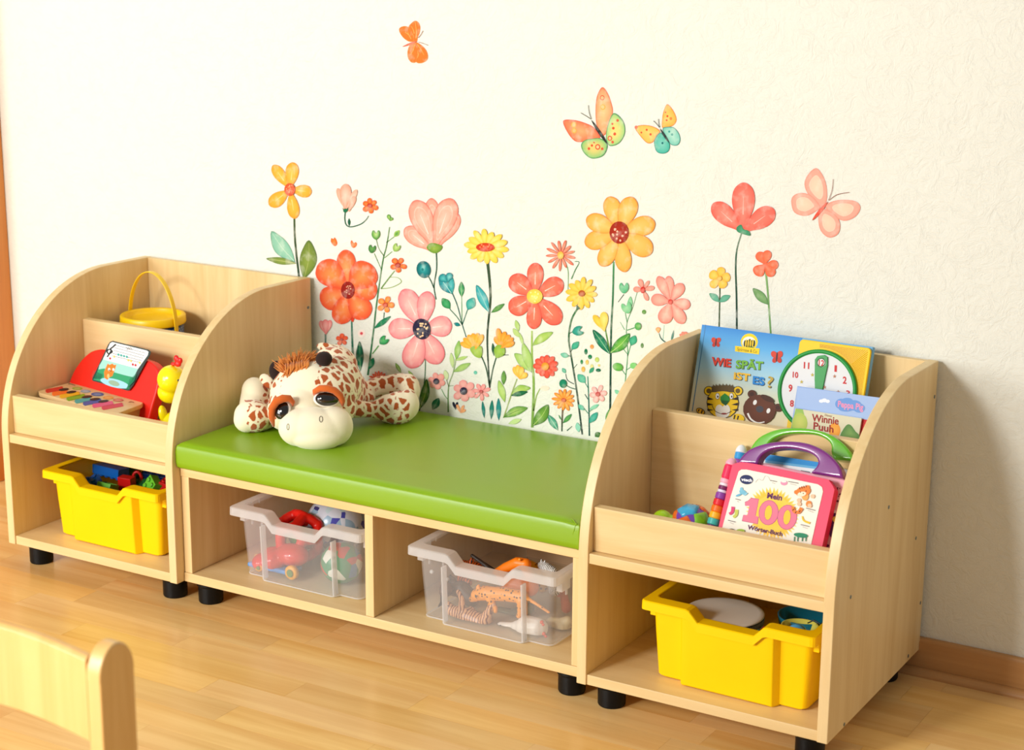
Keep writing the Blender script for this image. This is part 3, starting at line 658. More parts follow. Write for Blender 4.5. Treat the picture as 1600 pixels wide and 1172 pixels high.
# 16 yellow daisy with thistle buds
s = flower('yellow daisy sticker with flat red centre on a tall stem', 759.4, 386, None, (255, 226, 110), (252, 206, 72), n=14, r=34, a0=.15, wd=10.5, squash=.82, ctr=(14.5, 6.8, (226, 66, 26)), dots=((250, 140, 90), 5, 1.4), edge=(244, 190, 66),
       stems=[([(761.8, 408), (766.5, 463.9), (761.5, 528), (765.3, 606)], 4, 1.6, (60, 84, 56), (40, 60, 50)), ([(752, 556), (760, 576), (765.3, 606)], 1.6, 1.8, (50, 84, 60)), ([(776, 557), (770, 578), (765.3, 606)], 1.6, 1.8, (50, 84, 60)), ([(777, 557), (786, 555), (795, 554.6)], 1.2, .8, (40, 60, 50))],
       leaves=[(764, 487.6, 744.5, 445, 15, (110, 196, 196), (50, 164, 170), (180, 225, 215)), (767.7, 488.5, 788.6, 474.6, 8, (120, 170, 90), (80, 140, 70)), (772, 556, 770, 536, 5, (40, 90, 60))],
       buds=[('thistle_bloom', lambda a: [a.petal(744, 545, 744+26*math.cos(t), 545+25*math.sin(t), 9, (255, 196, 80), (250, 168, 50)) for t in (-2.75, -2.4, -2.05, -1.75, -1.45, -1.15)]), ('calyx', lambda a: a.blob([(735, 545), (742, 540), (753, 541), (754, 552), (751, 559), (742, 556)], (180, 206, 100), (150, 184, 70), n=3)),
             ('thistle_bloom', lambda a: [a.petal(784, 543, 784+l*math.cos(t), 543+l*math.sin(t), 9, (255, 182, 70), (250, 150, 44)) for t, l in ((-2.1, 20), (-1.75, 31), (-1.35, 26), (-1.0, 24), (-.7, 24), (-.4, 22))]), ('calyx', lambda a: a.blob([(773, 545), (780, 538), (789, 543), (789, 553), (781, 558), (775, 558)], (170, 204, 90), (140, 180, 60), n=3))])
# 17 coral flower
flower('coral six-petal flower sticker with bright yellow centre, middle of the meadow', 836.6, 462.7, [(837, 410.4, 26), (880, 439.5, 30), (875.5, 505, 31), (834.2, 514, 24), (796.8, 486, 31), (798, 432.5, 31)], (250, 134, 104), (238, 104, 84), (216, 76, 62), ctr=(12.5, 11.5, (255, 232, 90)), dots=((255, 246, 150), 8, 1.4), vein=(255, 220, 205),
       stems=[([(831.3, 517), (831.5, 560), (834, 600), (831.8, 668)], 2.2, 3.6, (166, 196, 96), (120, 160, 70)), ([(834, 642), (838, 620), (844, 607)], 2, 1, (150, 180, 90))],
       leaves=[(832, 540, 864.5, 519, 13, (190, 214, 110), (160, 196, 90), None, -2), (830.6, 581, 804, 552, 17, (190, 218, 130), (166, 202, 104), None, 2), (830.6, 581, 817, 535, 14, (186, 214, 130), (166, 202, 104)), (833, 665, 857, 632, 19, (130, 176, 70), (90, 140, 50), (200, 220, 130), 2), (818, 540, 812, 520, 5, (186, 214, 130)), (812, 527, 802, 513, 8, (190, 214, 130)), (811, 517, 806, 500, 7, (180, 210, 120))])
s = sticker('leaf_sticker', 'faint peach oval sticker beside the coral flower stem', 851, 606); part(s, 'leaf', lambda a: a.ell(851.5, 606.5, 7, 4, (250, 226, 204)))
flower('small coral spiky daisy sticker on a thin bent stem', 877, 398.5, None, (250, 160, 130), (238, 112, 88), n=13, r=24, a0=.2, wd=4.6, ctr=(5, 6, (255, 206, 84)), stems=[([(884, 412), (888, 425), (887.5, 458)], 1.2, .9, (110, 160, 100)), ([(893, 436), (899, 422), (905, 410), (898, 408.5)], 1.8, .8, (90, 140, 100))])
flower('yellow daisy sticker with brown centre on a curved leafy stem', 910, 458, None, (255, 214, 96), (250, 196, 70), n=12, r=25, a0=.1, wd=9, ctr=(5.2, 5, (196, 96, 30)), edge=(240, 180, 60),
       stems=[([(903.5, 480.5), (893, 500), (888.8, 528), (892, 553), (900.7, 607), (910, 679)], 2.4, 2.2, (70, 130, 80), (34, 60, 54)), ([(890, 521), (897, 517)], 1, 1, DG), ([(891, 550), (899, 541)], 1, 1, DG), ([(892, 557), (885, 554)], 1, 1, DG), ([(896, 576), (902, 569)], 1, .6, DG), ([(897, 600), (887, 594), (884, 584)], 1.2, .8, (34, 60, 54)), ([(899, 608), (890, 605), (882, 600)], 1.2, 1, DG)],
       leaves=[(893, 546, 905, 534, 10, (80, 186, 150), (50, 160, 130)), (889, 557, 876, 553, 8, (150, 210, 186), (110, 190, 160)), (884, 583, 879, 575, 6, (140, 200, 170), (90, 176, 150))],
       buds=[('leaf', heart(903, 517, 8.5, (70, 176, 160), (40, 146, 126), 1.3)), ('leaf', lambda a: a.ell(880.5, 599, 5.8, 6.8, (30, 150, 110), c2=(20, 120, 90))), ('calyx', lambda a: a.poly([(901, 484), (902, 476), (908, 482)], DG))])
# 20 amber big
flower('large amber eight-petal flower sticker with red-brown dotted centre', 968.4, 363, [(951.8, 307, 28), (988.6, 307.6, 30), (1024, 347.5, 31), (1019, 395, 33), (977, 425, 26), (939.5, 415.5, 27), (914.5, 381, 30), (917, 340.4, 29)], (253, 200, 112), (250, 176, 76), (238, 140, 60), ctr=(15, 17.5, (176, 44, 20)), dots=((250, 190, 160), 12, 1.7),
       stems=[([(959, 409), (957.7, 466), (955, 520), (953.5, 642)], 2.2, 2.6, (70, 150, 90), (28, 60, 54)), ([(946, 515), (950, 535), (953, 548)], 1.8, 1.8, (90, 140, 60))],
       leaves=[(953, 553, 926.5, 515, 14, (50, 150, 110), (20, 110, 80), (170, 216, 170)), (953.5, 551.5, 984.5, 521, 18, (130, 196, 80), (70, 150, 60), (210, 230, 150), 2), (949, 664, 954, 638, 10, (120, 180, 90), (90, 150, 70))],
       buds=[('tulip_head', lambda a: (a.petal(945, 517, 928, 492, 10, (255, 214, 90), (252, 190, 60)), a.petal(945, 517, 944, 487, 13, (255, 228, 130), (254, 206, 90))))])
# 21 sprig right
flower('mint green sprig sticker with round leaves beside the right shelf', 980, 480, [], MG, MG, ctr=None,
       stems=[([(998, 448), (989, 480), (980, 504), (979, 530), (981, 552), (977, 597)], .6, 1.3, (90, 160, 110)), ([(975, 460), (966, 472)], 1, .8, (70, 90, 80)), ([(977, 488), (980, 504)], 1, 1, (90, 160, 110)), ([(980, 516), (992, 512)], 1.2, 1.2, (60, 150, 90)), ([(986, 538), (981, 556)], 1, 1, (90, 160, 110)), ([(970, 575), (978, 586)], 1, 1, (90, 160, 110)), ([(987, 573), (979, 578)], 1, 1, (90, 160, 110)), ([(974, 545), (981, 554)], 1, .6, (90, 160, 110)), ([(976, 515), (969, 503)], 1, .5, (110, 180, 130))],
       leaves=[(986, 540, 993, 524, 12, (90, 190, 150), (50, 160, 120)), (984, 484, 985.5, 463, 8, (150, 216, 170), (120, 196, 140)), (968, 616, 961, 609, 6, (130, 210, 170))],
       buds=[('leaf', heart(975.5, 450, 8.5, (120, 200, 150), (90, 180, 130))), ('leaf', heart(980, 481, 9, (150, 214, 160), (120, 196, 140), -.3)), ('leaf', lambda a: a.ell(997.5, 509.5, 5, 6, (120, 190, 90), c2=(80, 166, 90))), ('leaf', lambda a: a.ell(966, 573, 8, 6.3, (130, 196, 90), c2=(90, 170, 70), rot=.3)), ('leaf', lambda a: a.ell(990.5, 571, 5.2, 4.8, (130, 204, 120)))])
for (x_, y_, r1, r2, c, lb) in ((1006.5, 487.5, 3.4, 3.6, (110, 160, 80), 'green dot sticker below the small pink star flower'), (1003.5, 540, 2.4, 4, (110, 150, 90), 'narrow green dot sticker by the right shelf edge'), (915.6, 549.5, 2.6, 4.6, (20, 120, 80), 'dark green seed sticker, topmost of the seed cluster'), (922, 557.6, 3.2, 3.6, (20, 130, 80), 'dark green seed sticker in the seed cluster, under the topmost'), (925, 541.8, 3, 3.6, (248, 160, 80), 'orange seed sticker above the seed cluster'), (933, 562, 3.4, 4, (206, 220, 110), 'lime seed sticker at the right of the seed cluster'), (909, 565.5, 2, 3.6, (40, 140, 80), 'green seed sticker at the left of the seed cluster'), (917.5, 566, 2.6, 4, (250, 206, 110), 'yellow seed sticker in the middle of the seed cluster'), (911.5, 577, 3, 4.4, (250, 190, 90), 'amber seed sticker at the lower left of the seed cluster'), (935, 578.5, 4, 2.8, (20, 110, 80), 'dark green seed sticker at the lower right of the seed cluster'), (743, 582.3, 2.8, 3, (110, 206, 180), 'mint dot sticker left of the thistle stem'), (925, 573, 2.6, 4, (240, 230, 150), 'cream seed sticker above the small sprig tip'), (936, 571, 2, 2, (246, 220, 130), 'pale yellow seed sticker right of the cluster')):
    s = sticker('dot_sticker', lb, x_, y_); part(s, 'dot', lambda a: a.ell(x_, y_, r1, r2, c, c2=mixc(c, (20, 60, 40), .12)))
flower('small pale pink flower sticker next to a thin teal sprig', 935, 615.5, None, (255, 206, 200), (248, 172, 168), n=6, r=14, a0=-1.2, wd=8, ctr=(3.6, 3.6, (214, 70, 72)),
       stems=[([(918.5, 588), (920, 625), (921, 681)], 1.2, 2, (60, 140, 120), (30, 80, 70)), ([(913, 596), (919, 606)], .8, 1, (60, 140, 120)), ([(931, 636), (921, 643)], 1, 1, (60, 140, 110)), ([(912, 637), (919, 646)], 1, 1, (60, 140, 110)), ([(914, 616), (919, 624)], 1, 1, (30, 80, 70))],
       leaves=[(921, 583, 928, 574, 6, (60, 160, 120)), (915, 598, 903, 585, 12, (120, 200, 170), (80, 180, 150)), (921, 640, 936, 632, 6, (120, 206, 170)), (913, 641, 904, 632, 7, (90, 190, 160)), (921, 661, 934, 644, 10, (100, 190, 170), (50, 160, 140)), (905, 675, 902, 660, 8, (150, 214, 190)), (930, 682, 938, 676, 9, (70, 120, 60))])
flower('orange daisy sticker with thin petals near the right shelf', 881.7, 624.5, None, (253, 180, 84), (246, 142, 48), n=12, r=18, a0=.1, wd=5.4, ctr=(3.6, 3.2, (224, 90, 30)), stems=[([(881, 626), (879, 645), (878, 674)], 3, 1.6, (150, 60, 30), (40, 80, 60)), ([(894, 666), (886, 673)], .8, 1.4, (40, 90, 70))], leaves=[(880, 661, 893.5, 647, 7, (110, 176, 90), (70, 140, 80)), (872, 672, 856.5, 648, 11, (120, 190, 160), (60, 150, 120), (200, 230, 200)), (877, 656, 873, 648, 2, (60, 140, 80))])
flower('coral red daisy sticker with orange centre right of the green stem', 853, 572, None, (240, 100, 76), (230, 78, 58), n=11, r=19, a0=.3, wd=9.5, ctr=(6, 6.2, (252, 172, 52)))
flower('yellow small tulip sticker over lime leaves above the cushion', 812.8, 592, [(803, 573, 9), (809, 570, 9), (816, 573, 9), (824, 583, 9)], (255, 214, 110), (250, 186, 66), ctr=None,
       stems=[([(808, 592), (799, 617), (787, 653)], 1.6, 1.6, (150, 170, 90))], leaves=[(799, 617.6, 829.5, 606, 13, (190, 214, 110), (150, 190, 80), None, -4), (798.6, 618, 825, 612, 8, (40, 120, 80), (20, 96, 60)), (787, 652, 825, 637, 14, (190, 214, 120), (110, 160, 70), (60, 110, 50), -2), (789, 628, 779.5, 594, 11, (196, 220, 130), (166, 202, 100)), (787, 601, 787.5, 579, 8, (120, 170, 80), (90, 140, 60)), (795, 662, 815, 655, 8, (200, 226, 150))])
flower('pink flower sticker with navy centre, larger of the low pair', 725.5, 610.5, None, (253, 186, 178), (246, 160, 156), n=6, r=18, a0=-1.7, wd=12, ctr=(5.6, 6, NAVY), dots=((120, 120, 150), 6, .8))
flower('pink star flower sticker with red centre touching the navy-centred one', 752.7, 611.6, None, (252, 176, 170), (244, 148, 146), n=7, r=13.5, a0=-.3, wd=6, ctr=(2.8, 2.8, (204, 50, 60)))
flower('pink flower sticker with navy centre, small one right of the giraffe', 682.7, 595.5, None, (253, 182, 170), (246, 158, 150), n=6, r=14, a0=-1.8, wd=9.5, ctr=(4.6, 4.8, NAVY), stems=[([(690, 608), (695, 618), (700, 624)], 1, .8, (90, 150, 80))])
flower('pale lime branch sticker with six leaves over the cushion', 709, 580, [], LG, LG, ctr=None, stems=[([(713, 548), (712, 565), (708, 583), (701, 605), (700.5, 644)], .8, 1.8, (140, 170, 90), (90, 130, 70)), ([(701, 604), (697, 590)], 1, .8, (90, 110, 70)), ([(701.5, 603), (709, 602.5)], .8, .6, (90, 130, 70))],
       leaves=[(713, 562, 717.5, 532, 10, (170, 206, 110), (140, 186, 90)), (709, 581, 735.5, 567.5, 10, (180, 210, 120), (150, 190, 100)), (711, 563, 731, 557, 5.5, (180, 210, 120)), (708, 575, 705, 551, 7, (196, 220, 150)), (699, 594, 695.5, 578, 8, (210, 228, 170))])
for k, (bx, by, tx, ty, wd, c, lb) in enumerate(((757, 653, 754, 627, 5.5, (20, 120, 110), 'left'), (767.7, 655, 769, 625, 7, (20, 118, 100), 'middle'), (779.6, 657, 779, 622, 8, (24, 130, 130), 'right'))):
    s = sticker('leaf_sticker', 'teal grass blade sticker standing on the cushion edge, %s of three' % lb, tx, (by+ty)/2); part(s, 'leaf', lambda a: a.leaf(bx, by, tx, ty, wd, mixc(c, (120, 200, 190), .3), c))
s = sticker('flower_sticker', 'black and orange tiny blossom sticker just above the cushion', 715, 636)
part(s, 'petal', lambda a: [a.petal(712, 640, 712+t[0], 640+t[1], 4, (30, 30, 50), (24, 30, 50)) for t in ((-4, -12), (3, -12), (-1, -7))]); part(s, 'petal', lambda a: [a.petal(720, 645, 720+t[0], 645+t[1], 4.5, (252, 190, 130), (246, 160, 110)) for t in ((-6, -13), (5, -12), (8, -5))], 2)
flower('pale coral seven-petal flower sticker left of the picture books', 1048.4, 471.3, [(1044.8, 431, 15), (1028.6, 431.6, 16), (1067, 443, 18), (1079, 477, 18), (1069, 505, 19), (1036, 505, 23), (1018, 466.5, 19)], (255, 190, 170), (248, 150, 136), (236, 120, 110), ctr=(3.6, 4, (230, 60, 46)))
flower('small salmon five-petal flower sticker left of the seven-petal one', 1005.2, 452.7, [(999.4, 436, 8.5), (1014.6, 438.5, 5.5), (1023, 449, 8), (1012.6, 469.5, 7), (990, 451.5, 9)], (253, 170, 152), (246, 146, 130), ctr=(3.5, 5.2, (226, 50, 40), .1))
flower('peach bud sticker with curved teal stem at the right shelf edge', 1029, 520, [(1028.5, 511, 7.5)], (253, 190, 130), (250, 170, 110), ctr=None, stems=[([(1030, 521), (1034, 530), (1046, 539)], 1, 2, (30, 90, 80)), ([(1038, 508), (1036, 530)], .5, 1, (150, 200, 180))], leaves=[(1049, 534, 1053, 516, 3.5, (40, 120, 110))])
flower('coral blossom sticker mostly hidden behind the right shelf', 1070, 526, None, (250, 160, 140), (240, 130, 110), n=9, r=9, a0=.1, wd=5, ctr=None)
# 35 tall coral tulip, yellow and orange small
s = flower('tall coral tulip sticker with three petals above the picture books', 1161, 362, [(1114, 318, 30), (1162.5, 285, 36), (1210, 327, 31)], (252, 134, 116), (244, 110, 94), (236, 96, 80), ctr=None, vein=(255, 190, 176),
       stems=[([(1158.6, 365), (1151.5, 390), (1149.6, 419), (1151, 470), (1151.5, 560)], 1.8, 2.6, (70, 120, 90), (36, 60, 50))], buds=[('calyx', lambda a: a.blob(E_((385, 432), (358, 450), (362, 475), (395, 490), (440, 500), (430, 470), (400, 460)), (90, 170, 130), (60, 140, 100), n=3))])
flower('small yellow flower sticker with mint leaves left of the tall coral tulip', 1125, 434.6, None, (254, 208, 92), (250, 192, 70), n=5, r=18.5, a0=-1.4, wd=14, ctr=(4, 4, (252, 200, 80)), stems=[([(1125, 448), (1124.5, 475), (1122.5, 560)], 1.8, 1.8, (70, 90, 60))], leaves=[(1124, 472, 1108.5, 458.5, 10, (116, 186, 156), (96, 170, 140), None, 1), (1124, 472, 1141.5, 462, 10, (116, 186, 156), (96, 170, 140), None, -1)])
flower('small orange-coral four-petal flower sticker right of the tall coral tulip', 1195.7, 413, [(1184.5, 394, 15), (1200.5, 391, 14), (1216.5, 414, 15), (1209, 431, 16), (1180.5, 429, 19)], (250, 130, 92), (246, 112, 76), (240, 100, 66), ctr=None, stems=[([(1196.5, 424), (1200, 460), (1207, 560)], 2.8, 2, (140, 180, 120), (110, 160, 90))], leaves=[(1201, 476, 1176.5, 450.4, 14, (140, 180, 120), (110, 156, 96))])
# butterflies
def butterfly(label, body, parts, ants, bw, bc, x, y):
    s = sticker('butterfly_sticker', label, x, y)
    for k, (nm, fn) in enumerate(parts): part(s, nm, fn, k)
    part(s, 'body', lambda a: a.leaf(body[0][0], body[0][1], body[1][0], body[1][1], bw, bc, bc), 6)
    part(s, 'antennae', lambda a: [a.strip(p, .7, .7, mixc(bc, (90, 90, 80), .6)) for p in ants], 6)
Ob = (253, 205, 130)
def w1(pts, cin, cout, ed, marks): return lambda a: (a.blob(F_(*pts), cin, cout, ed, n=4), [a.ell(*F_(*[(mx_, my_)]), mr_, mr_*1.1, mc_) for mx_, my_, mr_, mc_ in marks])
RD = (218, 84, 50); YO = (246, 180, 80)
butterfly('large orange and green butterfly sticker high on the wall', (F_((428, 448)), F_((600, 705))), [
    ('wing', w1([(540, 108), (490, 190), (472, 310), (478, 480), (520, 600), (575, 600), (610, 490), (652, 370), (632, 260), (592, 160)], (252, 200, 140), (250, 160, 112), (240, 100, 66), [(542, 218, 3.6, RD), (542, 218, 2.4, (250, 180, 120)), (548, 315, 4, YO), (548, 315, 2.6, (252, 200, 140))])),
    ('wing', w1([(132, 470), (180, 445), (300, 460), (430, 510), (480, 560), (520, 635), (420, 650), (320, 680), (250, 665), (180, 580)], (252, 170, 116), (246, 126, 84), (232, 90, 70), [(245, 500, 4, YO), (245, 500, 2.6, (252, 190, 130)), (250, 560, 3.8, YO), (250, 560, 2.4, (252, 190, 130))])),
    ('wing', w1([(655, 380), (730, 420), (775, 500), (775, 600), (720, 690), (640, 722), (600, 700), (580, 620), (600, 500)], (246, 220, 130), (170, 210, 130), (30, 130, 90), [(702, 455, 2, RD), (648, 490, 1.6, RD), (658, 535, 2, RD), (672, 595, 2.2, RD), (650, 680, 2, RD), (622, 640, 3.6, RD), (622, 640, 2.2, (250, 200, 140))])),
    ('wing', w1([(520, 640), (590, 690), (590, 760), (540, 830), (430, 850), (350, 790), (322, 710), (360, 660), (430, 645)], (252, 206, 120), (150, 200, 120), (20, 130, 84), [(404, 748, 2, RD), (436, 715, 1.8, RD), (543, 750, 2, RD), (496, 730, 4, RD), (496, 730, 2.4, (252, 200, 140)), (458, 684, 1.2, RD)]))],
    [F_((425, 440), (380, 410), (320, 375)), F_((430, 440), (408, 370), (398, 295))], 4.6, (44, 46, 40), 930, 195)
butterfly('small yellow and teal butterfly sticker high on the wall', (F_((1142, 535)), F_((1243, 688))), [
    ('wing', w1([(1220, 285), (1182, 350), (1165, 440), (1166, 530), (1230, 525), (1290, 500), (1315, 440), (1280, 350)], (253, 206, 110), (250, 180, 80), (240, 120, 60), [(1220, 410, 1.6, RD), (1200, 370, 1.2, RD), (1256, 435, 2.2, (246, 140, 70)), (1212, 452, 1.4, RD)])),
    ('wing', w1([(884, 535), (930, 505), (1020, 505), (1100, 530), (1145, 570), (1110, 610), (1070, 680), (1010, 690), (940, 620)], (252, 206, 110), (250, 190, 90), (232, 110, 60), [(1005, 552, 1.6, RD), (1045, 600, 1.8, RD), (950, 580, 1.4, RD), (895, 525, 2.4, (232, 90, 50))])),
    ('wing', w1([(1170, 545), (1230, 520), (1290, 530), (1340, 590), (1355, 660), (1330, 710), (1280, 715), (1240, 685)], (170, 222, 204), (130, 204, 184), (30, 120, 110), [(1240, 570, 1.6, (60, 160, 150)), (1270, 600, 1.8, (60, 160, 150))])),
    ('wing', w1([(1150, 580), (1100, 630), (1082, 690), (1110, 780), (1180, 800), (1235, 770), (1245, 700), (1200, 640)], (130, 206, 190), (80, 186, 164), (20, 130, 120), [(1170, 690, 1.6, (30, 110, 110))]))],
    [F_((1140, 528), (1110, 490), (1078, 458)), F_((1142, 528), (1132, 480), (1130, 438))], 3.4, (40, 56, 56), 1030, 205)
def w2(pts): 
    P = E_(*pts); cx = sum(p[0] for p in P)/len(P); cy = sum(p[1] for p in P)/len(P)
    return lambda a: (a.blob(P, (248, 176, 156), (248, 172, 152), (240, 150, 132), n=4), a.blob([(cx+(p[0]-cx)*.62, cy+(p[1]-cy)*.62) for p in P], (252, 214, 186), (250, 206, 180), (252, 212, 190), n=4))
butterfly('pale pink butterfly sticker to the right of the tall coral tulip', (E_((915, 292)), E_((818, 408))), [
    ('wing', w2([(840, 88), (790, 130), (770, 190), (800, 260), (870, 325), (905, 290), (905, 200), (880, 130)])), ('wing', w2([(745, 240), (700, 260), (690, 300), (710, 360), (780, 380), (850, 345), (865, 320), (810, 255)])),
    ('wing', w2([(920, 300), (990, 282), (1080, 290), (1112, 330), (1080, 385), (1010, 410), (940, 375), (900, 330)])), ('wing', w2([(890, 335), (960, 375), (988, 430), (975, 490), (920, 512), (870, 470), (855, 400), (865, 350)]))],
    [E_((918, 285), (940, 220), (946, 155)), E_((920, 285), (970, 250), (1045, 236))], 5.6, (238, 84, 62), 1290, 318)
def w3(pts, veins): return lambda a: (a.blob(G_(*pts), (252, 122, 44), (250, 118, 42), (248, 140, 70), n=4), [a.strip(G_(*v), .9, .5, (255, 176, 90)) for v in veins])
butterfly('solid orange butterfly sticker near the top of the wall', (G_((690, 572)), G_((383, 690))), [
    ('wing', w3([(500, 290), (560, 210), (630, 162), (700, 190), (740, 280), (730, 400), (690, 500), (670, 580), (560, 585), (500, 450)], [[(655, 520), (660, 380), (640, 190)], [(620, 420), (600, 350), (560, 270)], [(612, 545), (590, 440), (500, 330)]])),
    ('wing', w3([(500, 292), (400, 272), (320, 310), (315, 380), (380, 490), (470, 565), (540, 590), (620, 570), (580, 420)], [[(555, 530), (500, 430), (490, 390)], [(500, 440), (430, 390)]])),
    ('wing', w3([(660, 595), (780, 670), (865, 770), (897, 880), (870, 970), (750, 1027), (650, 990), (620, 800), (620, 640)], [[(685, 640), (760, 750), (820, 860)], [(645, 640), (700, 830), (690, 900), (640, 970)]])),
    ('wing', w3([(640, 600), (540, 650), (488, 760), (488, 900), (540, 990), (600, 1017), (655, 990), (690, 850), (680, 680)], [[(630, 650), (600, 760), (545, 855)]]))],
    [G_((705, 510), (760, 440), (800, 365)), G_((710, 595), (800, 620), (905, 660))], 3, (236, 110, 84), 647, 66)
# ================================================================ plush giraffe
def Gp(x, y, dep): return atd(340+x*.2125, 530+y*.2125, dep)
def gr(r, dep): return r*.2125*dep/FPX
VB = Matrix((RR, UU, -_f)).transposed()      # columns: view right, up, toward camera
def fur(name, spots, cells=60, base=(250, 240, 208), spot=(180, 84, 22), thr=.10):
    m, nt, b = newmat(name); L = nt.links.new
    b.inputs['Roughness'].default_value = .9; b.inputs['Sheen Weight'].default_value = .35; b.inputs['Sheen Roughness'].default_value = .5
    tc = nt.nodes.new('ShaderNodeTexCoord')
    n2 = nt.nodes.new('ShaderNodeTexNoise'); n2.inputs['Scale'].default_value = 900; L(tc.outputs['Object'], n2.inputs['Vector'])
    bp = nt.nodes.new('ShaderNodeBump'); bp.inputs['Strength'].default_value = .35; bp.inputs['Distance'].default_value = .0012; L(n2.outputs['Fac'], bp.inputs['Height']); L(bp.outputs['Normal'], b.inputs['Normal'])
    if not spots: b.inputs['Base Color'].default_value = lin(base); return m
    n = nt.nodes.new('ShaderNodeTexNoise'); n.inputs['Scale'].default_value = 70; L(tc.outputs['Object'], n.inputs['Vector'])
    mp = nt.nodes.new('ShaderNodeMapping'); mp.inputs['Scale'].default_value = (1, 1.15, .8); L(tc.outputs['Object'], mp.inputs['Vector'])
    mx = nt.nodes.new('ShaderNodeMix'); mx.data_type = 'VECTOR'; mx.inputs['Factor'].default_value = .010; L(mp.outputs['Vector'], mx.inputs['A']); L(n.outputs['Color'], mx.inputs['B'])
    v = nt.nodes.new('ShaderNodeTexVoronoi'); v.feature = 'DISTANCE_TO_EDGE'; v.inputs['Scale'].default_value = cells; v.inputs['Randomness'].default_value = .85; L(mx.outputs['Result'], v.inputs['Vector'])
    at_ = nt.nodes.new('ShaderNodeAttribute'); at_.attribute_name = 'spot'
    # spots shrink away where the mask falls to zero
    th = nt.nodes.new('ShaderNodeMapRange'); th.inputs['To Min'].default_value = .75; th.inputs['To Max'].default_value = thr; L(at_.outputs['Fac'], th.inputs['Value'])
    sub = nt.nodes.new('ShaderNodeMath'); sub.operation = 'SUBTRACT'; L(v.outputs['Distance'], sub.inputs[0]); L(th.outputs[0], sub.inputs[1])
    ms = nt.nodes.new('ShaderNodeMapRange'); ms.inputs['From Min'].default_value = -.02; ms.inputs['From Max'].default_value = .04; L(sub.outputs[0], ms.inputs['Value'])
    cm = nt.nodes.new('ShaderNodeMix'); cm.data_type = 'RGBA'; cm.inputs['A'].default_value = lin(base); cm.inputs['B'].default_value = lin(spot); L(ms.outputs[0], cm.inputs['Factor'])
    L(cm.outputs['Result'], b.inputs['Base Color']); return m
FUR = fur('giraffe_plush', True, cells=56, thr=.135)
BROWN = plain((36, 16, 10), .95, sheen=.05); MANE = plain((212, 128, 48), .8, sheen=.15); LID = plain((206, 98, 28), .95, sheen=.2)
